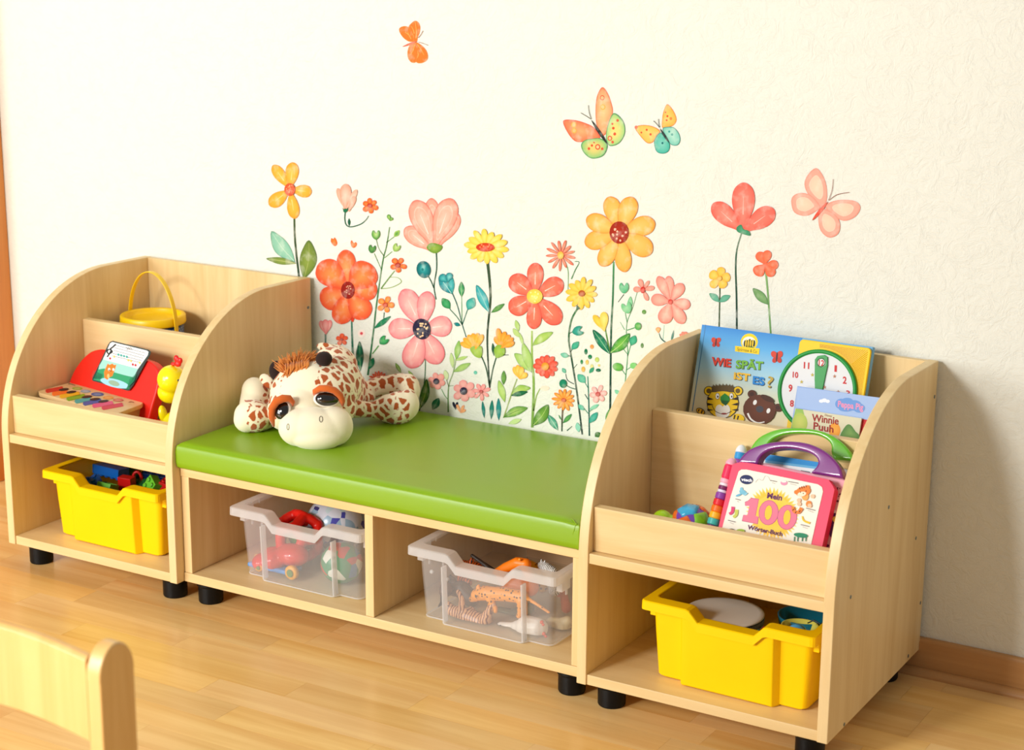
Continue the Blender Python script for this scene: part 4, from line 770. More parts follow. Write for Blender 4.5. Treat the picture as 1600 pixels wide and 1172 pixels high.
def giraffe():
    g = empty('plush_giraffe', (.66, -.20, CT-.002), 'big plush giraffe with brown spots lying on the left end of the green cushion', 'soft toy')
    mb = MB()
    def E3(x, y, dep, rx, ry, rz=None, roll=0):
        R = VB @ Matrix.Rotation(roll, 3, 'Z'); rz = rz or (rx+ry)/2
        mb.ball(Gp(x, y, dep), gr(rx, dep), gr(ry, dep), gr(rz, dep), R=R, seg=28, rings=18)
    def K(a, ra, b_, rb): mb.cone(Gp(*a), gr(ra, a[2]), Gp(*b_), gr(rb, b_[2]), seg=18)
    # muzzle
    E3(720, 655, 3.435, 262, 158, 190, -.03); E3(600, 650, 3.43, 155, 140, 150); E3(850, 640, 3.435, 148, 150, 150); E3(730, 720, 3.42, 200, 100, 130)
    # head
    E3(705, 400, 3.505, 325, 250, 240, .12); E3(640, 330, 3.51, 250, 170, 200, .3); E3(860, 330, 3.53, 205, 215, 200); E3(470, 520, 3.485, 105, 150, 120)
    E3(620, 480, 3.46, 150, 130, 120); E3(900, 500, 3.50, 120, 130, 130)
    # crown behind the horns and body
    E3(860, 190, 3.60, 170, 140, 170); K((830, 190, 3.60), 125, (950, 330, 3.63), 130); E3(960, 330, 3.60, 120, 190, 170, .35); K((1000, 330, 3.62), 90, (1080, 440, 3.62), 78)
    # shoulders and left foreleg
    E3(285, 410, 3.575, 105, 135, 130, .35); K((270, 420, 3.575), 100, (250, 540, 3.54), 100); E3(262, 565, 3.515, 142, 122, 125, -.12); E3(215, 590, 3.51, 98, 98, 95); K((330, 600, 3.53), 75, (450, 520, 3.56), 100)
    # right foreleg with foot
    K((1000, 510, 3.56), 70, (1130, 520, 3.575), 56); K((1130, 520, 3.575), 56, (1260, 510, 3.585), 108); E3(1330, 505, 3.583, 148, 122, 120, .25); E3(1395, 480, 3.587, 90, 112, 108)
    # hind leg behind it
    K((1080, 400, 3.63), 75, (1200, 340, 3.645), 72); K((1200, 350, 3.645), 78, (1350, 330, 3.645), 82); E3(1400, 370, 3.635, 92, 118, 90)
    me = fuse(mb, .0026, 7)
    zf = CT-.0015
    for v in me.vertices:       # settle on the cushion, keep off the wall and the shelf side
        if v.co.z < zf: v.co.z = zf
        if v.co.y > -.004: v.co.y = -.004
        if v.co.x < W+.003: v.co.x = W+.003
    # spot mask painted by region of the toy
    at_ = me.attributes.new('spot', 'FLOAT', 'POINT')
    def pr(p):
        d = p-CO; z = d.dot(_f); return ((800+FPX*d.dot(RR)/z-340)/.2125, (586-FPX*d.dot(UU)/z-530)/.2125, z)
    def sm(a, b_, x): t = max(0, min(1, (x-a)/(b_-a))); return t*t*(3-2*t)
    for v in me.vertices:
        x, y, z = pr(v.co); s = 1.0
        # plain cream muzzle
        q = math.hypot((x-720)/300, (y-655)/190); 
        if z < 3.56: s = min(s, sm(.94, 1.06, q))
        # plain blaze between the eyes
        bx = 590+(400-y)*.05; hw = 95 if y > 300 else 120
        if z < 3.6 and y > 140 and y < 560: s = min(s, sm(hw-5, hw+30, abs(x-bx)))
        if x < 330 and y < 445: s = min(s, 0 if x < 290 else .4)
        # soles and inner edges
        if x < 215 and y > 430: s = min(s, sm(175, 215, x))
        if x > 1385 and y > 400: s = min(s, 1-sm(1400, 1430, x))
        at_.data[v.index].value = s
    o = link('body', me, g, FUR, smooth=True)
    # eyes
    def eye(x, y, dep, r, ry, tilt, look):
        R = VB @ look
        c = Gp(x, y, dep); rr = gr(r, dep)
        ew = MB().ball(c, rr*1.10, rr*ry*1.10, rr*.55, R=R, seg=32, rings=16).build('eye_white', plain((236, 232, 224), .4), g, smooth=True)
        MB().ball(c+R @ Vector((0, -.0006, .0018)), rr, rr*ry, rr*.62, R=R, seg=32, rings=16).build('eye', plain((14, 10, 8), .06, coat=1), ew, smooth=True)
    lookL = Matrix.Rotation(-.38, 3, 'Y') @ Matrix.Rotation(-.25, 3, 'X')
    lookR = Matrix.Rotation(.12, 3, 'Y') @ Matrix.Rotation(-.25, 3, 'X')
    eye(477, 520, 3.425, 62, 1.18, 0, lookL); eye(805, 440, 3.430, 92, .62, 0, lookR)
    def lid(pts, rs, dep, name='eyelid'):
        P = [Gp(x, y, dep+dz) for x, y, dz in pts]
        MB().tube(P, [gr(r, dep) for r in rs], 12).build(name, LID, g, smooth=True)
    lid([(412, 640, .02), (398, 570, .006), (402, 505, -.002), (432, 458, -.008), (480, 436, -.008), (528, 436, -.004), (552, 462, .002), (552, 492, .008)], [10, 24, 28, 30, 30, 26, 18, 6], 3.42)
    lid([(708, 410, .006), (716, 385, 0), (755, 362, -.006), (810, 362, -.009), (860, 378, -.006), (900, 415, 0), (918, 455, .006), (918, 490, .012)], [8, 22, 26, 27, 26, 26, 22, 10], 3.425)
    # nostrils: stitched rings
    STI = plain((96, 84, 66), .8)
    for x, y, dep, rx in ((760, 588, 3.381, 12), (518, 645, 3.392, 8)):
        P = []
        for k in range(12):
            a = 2*PI*k/12; px, py = x+rx*math.cos(a), y+22*math.sin(a)
            P.append((px, py))
        dg = None
        pts = []
        for px, py in P:
            o3 = CO; d = (Gp(px, py, 3.5)-CO).normalized(); best = None
            hit = bvh.ray_cast(CO, d) if bvh else None
            pts.append(hit[0]-d*.0003 if hit and hit[0] else Gp(px, py, dep))
        MB().tube(pts, .0006, 6, closed=True).build('nostril', STI, g, smooth=True)
    # horns, ears, mane
    for x, y, dep, rx, ry, sx, sy in ((432, 232, 3.525, 54, 74, 470, 330), (782, 146, 3.475, 62, 56, 800, 240)):
        hs = MB().cone(Gp(sx, sy, dep+.01), gr(34, dep), Gp(x, y, dep), gr(34, dep)).build('horn_stem', LID, g, smooth=True)
        MB().ball(Gp(x, y, dep), gr(rx, dep), gr(ry, dep), gr(rx, dep), R=VB, seg=24, rings=14).build('horn_knob', BROWN, hs, smooth=True)
    def ear(a, b_, wd, th, dep, nm='ear'):
        mb = MB(); A, B = Gp(*a, dep), Gp(*b_, dep+.006); L_ = (B-A).length; X = (B-A).normalized(); Zn = -_f; Y = Zn.cross(X).normalized()
        for k in range(9):
            t = k/8; mb.ball(A+X*L_*t, gr(wd, dep)*(math.sin(PI*(.18+.74*t))), seg=12, rings=8) if 0 else None
        R = Matrix((X, Y, Zn)).transposed(); mb.ball((A+B)/2, L_*.56, gr(wd, dep), gr(th, dep), R=R, seg=24, rings=16)
        me = mb.fixed(); at2 = me.attributes.new('spot', 'FLOAT', 'POINT')
        for v in me.vertices: at2.data[v.index].value = 1
        link(nm, me, g, FUR, smooth=True)
    ear((400, 350), (322, 268), 44, 26, 3.56)
    ear((860, 75), (735, 48), 34, 20, 3.66, 'ear'); ear((820, 60), (985, 130), 46, 22, 3.67, 'neck_fold')
    # mane tuft of yarn strands
    rnd = random.Random(5); mb = MB()
    for k in range(300):
        a = rnd.uniform(-1, 1); b_ = rnd.uniform(0, 1); bx = 590+a*75+rnd.uniform(-12, 12); by = 225+rnd.uniform(-25, 25)-a*22
        ang = -PI/2+a*.95-.12+rnd.uniform(-.15, .15); l = (112+rnd.uniform(-24, 20))*(.75+.35*b_)
        d0 = 3.485+rnd.uniform(-.004, .03)
        tip = (bx+l*math.cos(ang), by+l*math.sin(ang)); mid = (bx+l*.55*math.cos(ang-.1), by+l*.6*math.sin(ang-.1))
        P = [Gp(bx, by, d0+.012), Gp(*mid, d0-.004+rnd.uniform(-.006, .006)), Gp(*tip, d0-.002+rnd.uniform(-.010, .012))]
        mb.tube(P, [gr(6, 3.49), gr(5, 3.49), gr(2, 3.49)], 5)
    for k in range(90):
        bx = 590+rnd.uniform(-90, 80); by = 235-(bx-590)*.22; d0 = 3.465+rnd.uniform(0, .01)
        tip = (bx+rnd.uniform(-40, 25)*1.0-10, by+rnd.uniform(-10, 34)); P = [Gp(bx, by-70, d0+.015), Gp(bx, by-30, d0), Gp(*tip, d0-.004)]
        mb.tube(P, [gr(8, 3.47), gr(7, 3.47), gr(3, 3.47)], 5)
    mb.build('mane_tuft', MANE, g, merge=False, smooth=True, kind='stuff')
    return g, me
from mathutils.bvhtree import BVHTree
bvh = None
_l = link
def _cap(name, me, *a, **k):
    global bvh
    if name == 'body' and bvh is None: bvh = BVHTree.FromPolygons([v.co.copy() for v in me.vertices], [tuple(p.vertices) for p in me.polygons])
    return _l(name, me, *a, **k)
link = _cap
giraffe()
link = _l
# ================================================================ toys, left unit
SH = FT+.235+.0004      # top of the middle shelf
Zb = Z(60, 410, .2303)
def rotz(a): return Matrix.Rotation(a, 3, 'Z')
def bucket():
    cx, cy, rz, R = .1075, -.112, .475, .0695
    b = empty('toy_bucket', (cx, cy, SH), 'yellow lidded toy bucket with blue dotted side and raised handle, back of the left shelf', 'bucket')
    YB_ = plain((250, 206, 8), .38)
    MB().lathe((cx, cy, SH), [(.0585, 0), (.060, .003), (.0645, rz-SH-.016), (.0630, rz-SH-.016)], 48).build('body', plain((20, 70, 132), .35), b, smooth=True)
    MB().lathe((cx, cy, rz-.019), [(.060, 0), (.0685, .001), (.0695, .004), (.0690, .017), (.0675, .019), (.0600, .019), (.0585, .017), (.0580, .011), (.0540, .009), (.03, .0075), (.001, .0075)], 48).build('lid', YB_, b, smooth=True)
    mb = MB()
    for row in range(6):
        for k in range(40):
            a = 2*PI*k/40+(row % 2)*PI/40; z = rz-.026-row*.006
            c = Vector((cx+.0655*math.cos(a)-.0008*math.cos(a), cy+.0647*math.sin(a), z)); t = Vector((-math.sin(a), math.cos(a), 0)); u = Vector((0, 0, 1)); n = Vector((math.cos(a), math.sin(a), 0))
            c = Vector((cx, cy, z))+n*.0646
            mb.add([c+(t*math.cos(q)+u*math.sin(q))*.0011 for q in [2*PI*j/6 for j in range(6)]], [tuple(range(6))])
    mb.build('printed_dots', plain((240, 240, 235), .5), b, kind='stuff')
    mb = MB(); rr = .0648
    for k in range(5):
        a0, a1 = -.62+k*.06, -.62+(k+1)*.06
        mb.add([(cx+rr*math.cos(a), cy+rr*math.sin(a), z) for a, z in ((a0, rz-.05), (a1, rz-.05), (a1, rz-.026), (a0, rz-.026))], [(0, 1, 2, 3)])
    mb.build('label', plain((246, 200, 40), .4), b)
    vs = []; fs = []; n = 40
    for k in range(n+1):
        t = PI*k/n; x = .0722*math.cos(t); z = .452+.113*math.sin(t)
        for dz_, dy in ((0, -.0055), (0, .0055), (1, .0055), (1, -.0055)):
            o_ = Vector((math.cos(t), 0, math.sin(t)))*(.0022*dz_); yy = -.01*math.cos(t)
            vs.append((cx+x+o_.x, cy+yy+dy, z+o_.z))
    # straight ends down to the pivots
    pre = [(vs[i][0], vs[i][1], .434) for i in range(4)]; post = [(vs[4*n+i][0], vs[4*n+i][1], .434) for i in range(4)]
    vs = pre+vs+post; m_ = n+3
    for i in range(m_-1):
        for j in range(4): fs.append((i*4+j, i*4+(j+1) % 4, (i+1)*4+(j+1) % 4, (i+1)*4+j))
    fs += [(3, 2, 1, 0), tuple(range(4*(m_-1), 4*m_))]
    MB().add(vs, fs).build('handle', YB_, b, bevel=.0007)
bucket()

def piano():
    kz = .352
    q = [at(*Zb(p), 2, kz) for p in ((215, 815), (710, 950), (520, 1020), (-2, 880))]
    p = empty('toy_piano', ((q[0].x+q[1].x)/2, (q[0].y+q[2].y)/2, SH), 'red toy piano with rainbow keys on a wooden keyboard, in the left shelf unit', 'toy piano')
    BE = wood('toy_beech', (214, 176, 118), (236, 204, 150), 0, scale=1.6)
    U = (q[1]-q[0]).normalized(); KP = Pl(q[0], U, q[0]-q[3])
    uv = [KP.px(*Zb(pp)) for pp in ((215, 815), (710, 950), (700, 962), (530, 1026), (515, 1026), (8, 886), (0, 872), (200, 818))]
    MB().slab(KP, uv, -.009, 0).build('keyboard', BE, p, bevel=.0015)
    c = sum((x for x in q), Vector())/4
    uv2 = [KP.px(*Zb(pp)) for pp in ((230, 822), (690, 948), (540, 1004), (60, 876))]
    MB().slab(KP, uv2, -(kz-SH), -.0095).build('base', plain((222, 190, 140), .5), p)
    K = Z(60, 590, .1125)
    art = Art(KP, w=.0003, dw=.00004)
    keys = [((120, 190), (338, 148), (214, 44, 26)), ((210, 230), (400, 200), (245, 110, 20)), ((315, 266), (565, 222), (240, 176, 14)), ((412, 302), (640, 250), (130, 168, 20)), ((525, 336), (720, 300), (64, 164, 160)), ((640, 366), (870, 322), (64, 84, 160)), ((770, 396), (1030, 352), (232, 84, 130)), ((900, 426), (1165, 376), (214, 50, 78))]
    for k, (a, b_, c_) in enumerate(keys):
        a, b_ = K(a), K(b_); s_ = MB(); kp = []
        dx, dy = b_[0]-a[0], b_[1]-a[1]; L_ = math.hypot(dx, dy); nx, ny = -dy/L_*3.0, dx/L_*3.0
        pts = [(a[0]+nx, a[1]+ny), (b_[0]+nx*.9+1.4, b_[1]+ny*.9), (b_[0]-nx*.9, b_[1]-ny*.9), (a[0]-nx, a[1]-ny)]
        for t in (.33, .66): pass
        pts += [(a[0]-nx*.7-1.8, a[1]-ny*.7), (a[0]-2.3, a[1]+.4), (a[0]+nx*.7-1.6, a[1]+ny*.7)]
        s_.slab(KP, [KP.px(*z_) for z_ in pts], .0001, .0008); s_.build('key', plain(c_, .5), p)
    for a, b_ in (((295, 182), (412, 165)), ((400, 218), (516, 200)), ((612, 284), (735, 266)), ((722, 316), (846, 300)), ((842, 346), (965, 328))):
        a, b_ = K(a), K(b_); uvs = []
        for t in range(12):
            g = 2*PI*t/12; mx_, my_ = (a[0]+b_[0])/2, (a[1]+b_[1])/2; rx_ = (b_[0]-a[0])/2+1.2
            uvs.append(KP.px(mx_+rx_*math.cos(g)-.0*math.sin(g), my_+(b_[1]-a[1])/2*math.cos(g)+1.9*math.sin(g)))
        MB().slab(KP, uvs, .0009, .0016).build('black_key', plain((40, 20, 16), .5), p)
    for (x_, y_), rx_, c_ in (((540, 152), 72, (150, 172, 60)), ((655, 192), 72, (140, 160, 170)), ((820, 234), 90, (80, 100, 150)), ((970, 283), 76, (236, 150, 60)), ((1108, 316), 74, (214, 110, 84))):
        cx, cy = K((x_, y_)); art.ell(cx, cy, rx_*.1125, rx_*.034, c_, rot=.02); art.ell(cx, cy, rx_*.07, rx_*.02, mixc(c_, (255, 240, 220), .25), rot=.02)
    art.strip([K((415, 95)), K((440, 90)), K((510, 112))], .9, .7, (90, 70, 50)); art.strip([K((1255, 345)), K((1290, 340)), K((1330, 350))], .9, .7, (150, 90, 60))
    art.done('printed_notes', p, PG)
    RED = plain((232, 30, 14), .42)
    RP = Pl(q[0]+Vector((0, .0015, 0)), U, Vector((.02, .30, .95)))
    out = crom([Zb(pp) for pp in ((203, 822), (232, 750), (268, 690), (310, 640), (355, 605), (405, 590), (455, 593), (600, 625), (735, 662), (780, 690), (808, 730), (818, 790), (800, 880), (770, 980), (740, 1090))], 3, closed=False) + [Zb((660, 1072)), Zb((215, 960))]
    out = [RP.px(*z_) for z_ in out]
    vmin = min(v for u, v in out); out = [(u, max(v, -.068)) for u, v in out]
    MB().slab(RP, out, -.024, 0).build('red_music_stand', RED, p, bevel=.004, seg=3)
    f = at(*Zb((790, 1010)), 1, -.335)
    MB().ball((f.x, f.y, SH+.022), .026, .030, .022).build('red_foot', RED, p, smooth=True)
    CP = Pl(RP.O+RP.N*.005, RP.U, RP.V); Q = Z(120, 520, .10242)
    card = empty('music_card', CP.P(*CP.px(*Q((660, 500)))), 'picture music card with an orange cat by a pond, standing on the red toy piano', 'card')
    co = Q(*((505, 140), (545, 122), (700, 160), (1090, 258), (1125, 285), (1118, 335), (1050, 450), (860, 800), (800, 878), (760, 882), (500, 805), (240, 735), (232, 705), (300, 560), (480, 175)))
    MB().slab(CP, [CP.px(*z_) for z_ in co], -.0010, .0).build('card_board', plain((46, 62, 58), .5), card)
    a = Art(CP, w=.00025, dw=.00005)
    a.poly(Q(*((510, 160), (545, 142), (1070, 272), (1095, 290), (1085, 340), (935, 550), (400, 405))), (250, 250, 246))
    a.poly(Q(*((400, 405), (935, 550), (870, 680), (330, 560), (345, 500))), (160, 216, 204))
    a.poly(Q(*((330, 560), (420, 545), (560, 600), (700, 640), (860, 680), (800, 850), (770, 862), (255, 715))), (50, 158, 108))
    a.ell(*Q((580, 770)), 23, 6.5, (160, 214, 230), rot=.24); a.ell(*Q((570, 770)), 9, 4, (150, 178, 150), rot=.3)
    a.poly(Q(*((475, 470), (500, 490), (545, 470), (575, 495), (606, 485), (580, 570), (545, 660), (500, 680), (470, 720), (425, 690), (420, 600), (450, 520))), (240, 128, 44))
    a.ell(*Q((497, 560)), 1.8, 2.4, (250, 246, 240)); a.ell(*Q((562, 560)), 1.6, 2.2, (250, 246, 240)); a.ell(*Q((499, 572)), .9, 1, (20, 20, 20)); a.ell(*Q((523, 584)), .9, .9, (30, 20, 20)); a.ell(*Q((485, 660)), 2, 3.6, (252, 190, 120))
    for i_, (y0_, y1_) in enumerate(((190, 322), (228, 362), (270, 400), (315, 438), (350, 470))):
        a.strip([Q((595-i_*14, y0_)), Q((1050-i_*18, y1_-12))], .6, .6, (90, 94, 96))
    for x_, y_, c_ in ((512, 392, (200, 40, 60)), (575, 365, (250, 206, 110)), (640, 335, (50, 170, 160)), (682, 346, (50, 170, 160)), (725, 358, (50, 170, 160)), (768, 368, (50, 170, 160)), (790, 420, (250, 206, 110)), (832, 430, (250, 206, 110)), (860, 485, (200, 40, 60)), (902, 495, (200, 40, 60)), (966, 458, (250, 206, 110))):
        cx, cy = Q((x_, y_)); a.poly([(cx-1.7, cy), (cx-.2, cy-2.3), (cx+1.8, cy), (cx+.2, cy+2.3)], c_)
    a.strip(Q((600, 175), (560, 215), (520, 250), (545, 290), (500, 320), (470, 300), (480, 260), (530, 270), (470, 370)), 1.6, 1.4, (40, 44, 46))
    for x_ in (760, 790, 820): a.strip(Q((x_, 220), (x_+22, 245), (x_+8, 262)), .6, .6, (150, 150, 150))
    for k in range(9):
        x_ = 800+k*14; a.strip(Q((x_-30, 860-k*14), (x_, 780-k*14), (x_+20, 700-k*10)), .7, .3, (30, 120, 84)); a.strip(Q((255+k*14, 705), (250+k*18, 650), (270+k*14, 580+k*6)), .7, .3, (20, 90, 74))
    a.done('card_print', card, PG)
piano()

def chick():
    y = -.318; c = at(*Zb((905, 795)), 1, y); k = 3.6/FPX*.2303
    ch = empty('toy_chick', (c.x, c.y, SH), 'bright yellow vinyl toy chick with a red comb beside the red toy piano', 'toy')
    Y = plain((250, 236, 14), .22, coat=.4); mb = MB()
    P = lambda x, yy, dy=0: at(*Zb((x, yy)), 1, y+dy)
    mb.ball(P(905, 795), 100*k, 98*k, 100*k, seg=28, rings=18); mb.ball(P(893, 880, .002), 86*k, 84*k, 78*k, seg=28, rings=18)
    bz = P(905, 1030); mb.ball((bz.x, bz.y, SH+.030), 88*k, 84*k, .030, seg=28, rings=18)
    me = fuse(mb, .002, 4); o = link('body', me, ch, Y, smooth=True)
    for dx in (-1, 1):
        w_ = P(845 if dx < 0 else 955, 1030, -.012); MB().ball((w_.x, w_.y, w_.z), 26*k, 34*k, 62*k, R=Matrix.Rotation(.2*dx, 3, 'Y')).build('wing', Y, ch, smooth=True)
    mb = MB(); mb.ball(P(938, 655), 20*k, 16*k, 28*k, R=Matrix.Rotation(-.3, 3, 'Y')); mb.ball(P(962, 668), 18*k, 15*k, 24*k, R=Matrix.Rotation(.2, 3, 'Y')); mb.ball(P(915, 690), 20*k, 15*k, 14*k); mb.ball(P(945, 690), 30*k, 16*k, 20*k)
    link('comb', fuse(mb, .0014, 3), ch, plain((228, 26, 20), .4), smooth=True)
    for dx in (-1, 1): MB().ball((c.x+.0255, c.y+.010*dx, c.z+.004), .0026).build('eye', plain((15, 12, 10), .1), ch, smooth=True)
    MB().lathe((c.x+.026, c.y, c.z-.005), [(.005, 0), (.001, .008)], 12, (1, .1, -.1)).build('beak', plain((250, 140, 20), .4), ch)
chick()

# ---------------------------------------------------------------- building bricks
BCOL = dict(blue=(8, 92, 178), green=(96, 178, 44), red=(200, 22, 20), dgreen=(20, 96, 44), dblue=(10, 50, 110), yellow=(250, 200, 10))
def brick(nx, ny, col, loc, rot, label, hollow=False, h=.019, s_=.016):
    o = empty('building_brick', loc, label, 'building brick', 'building bricks in the yellow tray'); R = Matrix.Rotation(rot[2], 3, 'Z') @ Matrix.Rotation(rot[1], 3, 'Y') @ Matrix.Rotation(rot[0], 3, 'X')
    o.rotation_euler = (rot[0], rot[1], rot[2]); M = plain(BCOL[col], .3, coat=.2)
    def lk(mb, nm):
        me = mb.fixed(); ob = bpy.data.objects.new(nm, me); C.objects.link(ob); ob.parent = o; me.materials.append(M)
        bv = ob.modifiers.new('b', 'BEVEL'); bv.width = .0006; bv.segments = 2; bv.limit_method = 'ANGLE'
    x, y = nx*s_/2, ny*s_/2
    if hollow:
        mb = MB(); t = .0018
        mb.box(-x, x, -y, y, h-t, h)
        for a in ((-x, x, -y, -y+t), (-x, x, y-t, y), (-x, -x+t, -y+t, y-t), (x-t, x, -y+t, y-t)): mb.box(*a, 0, h-t)
        me = mb.mesh(); ob = bpy.data.objects.new('shell', me); C.objects.link(ob); ob.parent = o; me.materials.append(M)
    else: lk(MB().box(-x, x, -y, y, 0, h), 'block')
    for i in range(nx):
        for j in range(ny): lk(MB().lathe((-x+s_*(i+.5), -y+s_*(j+.5), h), [(.0047, 0), (.0047, .0042)], 14), 'stud')
    return o
Zt = Z(50, 700, .1707)
def bp(x, y_, yy): return at(*Zt((x, y_)), 1, yy)
brick(6, 2, 'blue', bp(690, 158, -.275), (PI-.12, 0.0, -.05), 'long blue brick lying studs down on top of the brick pile')
brick(2, 2, 'blue', bp(570, 362, -.33), (.3, -.35, .5), 'small blue brick left of the hollow green brick')
brick(2, 2, 'green', bp(700, 322, -.335), (PI-.35, .1, .12), 'hollow light green brick lying open side up', hollow=True)
brick(2, 2, 'red', bp(845, 345, -.305), (-1.5, 0, .1), 'red brick right of the hollow green brick')
brick(4, 2, 'red', bp(470, 370, -.30), (0, .1, .9), 'red brick at the left end of the pile')
brick(2, 2, 'green', bp(1140, 355, -.30), (1.15, .45, -.5), 'light green brick tilted with its studs toward the front')
brick(4, 2, 'dblue', bp(1150, 300, -.20), (.1, .1, .2), 'dark blue brick at the back right of the pile')
brick(2, 2, 'red', bp(1230, 390, -.29), (0, .3, .4), 'red brick touching the right rim of the yellow tray')
brick(2, 2, 'dgreen', bp(900, 290, -.24), (.3, .2, .3), 'dark green brick behind the long blue brick')
brick(2, 2, 'dgreen', bp(1000, 390, -.27), (.5, 0, .6), 'dark green brick between the red ring and the tilted green brick')
for k, (x_, y_, z_, c_, lb) in enumerate(((.13, -.34, .066, 'red', 'lowest layer, left front'), (.20, -.345, .066, 'green', 'lowest layer, middle front'), (.28, -.34, .066, 'blue', 'lowest layer, right front'), (.15, -.27, .066, 'blue', 'lowest layer, left'), (.25, -.26, .066, 'red', 'lowest layer, right'), (.17, -.32, .087, 'green', 'second layer, left'), (.25, -.32, .087, 'yellow', 'second layer, right'), (.2, -.3, .108, 'dblue', 'third layer, middle'), (.14, -.3, .108, 'red', 'third layer, left'), (.27, -.29, .108, 'dgreen', 'third layer, right'))):
    brick(4, 2, c_, (x_, y_, z_), (0, 0, .2*math.sin(k*2.3)), '%s brick inside the pile in the yellow tray, %s' % (c_.replace('dblue', 'dark blue').replace('dgreen', 'dark green'), lb))
rg = bp(965, 290, -.27); MB().tube([rg+Vector((.0085*math.cos(a), .004*math.cos(a), .017*math.sin(a))) for a in [2*PI*k/20 for k in range(20)]], .0032, 8, closed=True).build('toy_ring', plain(BCOL['red'], .35), smooth=True, label='red plastic ring standing among the building bricks', cat='toy')

# ---------------------------------------------------------------- contents of the right yellow tray
Zr = Z(990, 890, .20476)
dc = at(*Zr((692, 321)), 2, .178)
dr = empty('hand_drum', (dc.x, dc.y, ZB+.006), 'round hand drum with a pale skin and black toothed rim in the yellow tray', 'drum')
MB().lathe((dc.x, dc.y, .1755), [(.001, .0), (.060, .0), (.0655, .0012), (.067, .002), (.0672, -.001)][::-1] if 0 else [(.0665, -.002), (.0672, .0006), (.0655, .0022), (.058, .0026), (.001, .0026)], 64).build('skin', plain((222, 214, 200), .6), dr, smooth=True)
MB().lathe((dc.x, dc.y, ZB+.006), [(.0635, 0), (.0650, .002), (.0650, .168-ZB), (.064, .168-ZB)], 64).build('shell', plain((226, 206, 160), .5), dr, smooth=True)
MB().lathe((dc.x, dc.y, .1635), [(.0650, 0), (.0672, .0004), (.0672, .0118), (.0650, .012)], 64).build('rim_band', plain((22, 26, 30), .5), dr)
mb = MB()
for k in range(110):
    a = 2*PI*k/110; n = Vector((math.cos(a), math.sin(a), 0)); t = Vector((-n.y, n.x, 0)); c = Vector((dc.x, dc.y, 0))+n*.0673
    mb.add([c+t*-.0007+Vector((0, 0, .165)), c+t*.0007+Vector((0, 0, .165)), c+t*.0007+Vector((0, 0, .1735))+n*.0003, c+t*-.0007+Vector((0, 0, .1735))+n*.0003], [(0, 1, 2, 3)])
mb.build('rim_teeth', plain((170, 170, 160), .5), dr, kind='stuff')
def rdisc(name, px, z, r, h, col, label, cat='toy', inner=None, th=.0025):
    c = at(*Zr(px), 2, z); x, y_ = c.x, min(max(c.y, -.36), -.05); x = min(x, 1.722-r)
    o = empty(name, (x, y_, z-h), label, cat)
    MB().lathe((x, y_, z-h), [(r*.8, 0), (r*.84, .001), (r, h), (r-th, h), (r*.84-th, .003), (.001, .0028)], 40).build('bowl', plain(col, .3, coat=.2), o, smooth=True)
    if inner: MB().lathe((x, y_, z-h*.55), [(r*.86, 0), (r*.84, .003), (.001, .006)], 32).build('filling', plain(inner, .4), o, smooth=True)
    return o
rdisc('toy_bowl', (1300, 345), .165, .044, .05, (8, 110, 132), 'teal toy bowl at the back of the yellow tray with the drum', 'bowl')
rdisc('toy_cup', (1270, 425), .170, .031, .04, (214, 206, 90), 'pale yellow toy cup with a green inside, right of the drum', 'cup', (30, 110, 44))
sb = at(*Zr((1245, 490)), 2, .170)
so = MB().ball((sb.x, max(sb.y, -.372), .168), .018, seg=24, rings=14).build('toy_ball', plain((80, 176, 232), .2, coat=.5), smooth=True, label='small sky blue ball in front of the pale yellow toy cup', cat='ball')
for k, (a, b_, c_, nm) in enumerate((((840, 478), (960, 462), (40, 150, 120), 'green'), ((870, 465), (1000, 440), (200, 40, 60), 'red'), ((900, 470), (1010, 462), (60, 90, 190), 'blue'))):
    p0 = at(*Zr(a), 2, .165); p1 = at(*Zr(b_), 2, .166)
    for p_ in (p0, p1): p_.y = max(p_.y, -.385)
    MB().tube([p0+Vector((0, 0, -.03)), p1], .0028, 10).build('wooden_stick', plain(c_, .4), smooth=True, label='%s stick poking up between the drum and the tray rim' % nm, cat='stick')
wk = at(*Zr((1380, 420)), 2, .176)
MB().tube([wk+Vector((-.012, 0, 0)), wk+Vector((-.002, .004, .006)), wk+Vector((.010, .002, .002)), wk+Vector((.014, -.004, -.006))], .0011, 8).build('wire_loop', plain((24, 30, 26), .4), smooth=True, label='thin black wire loop over the pale yellow toy cup', cat='wire')

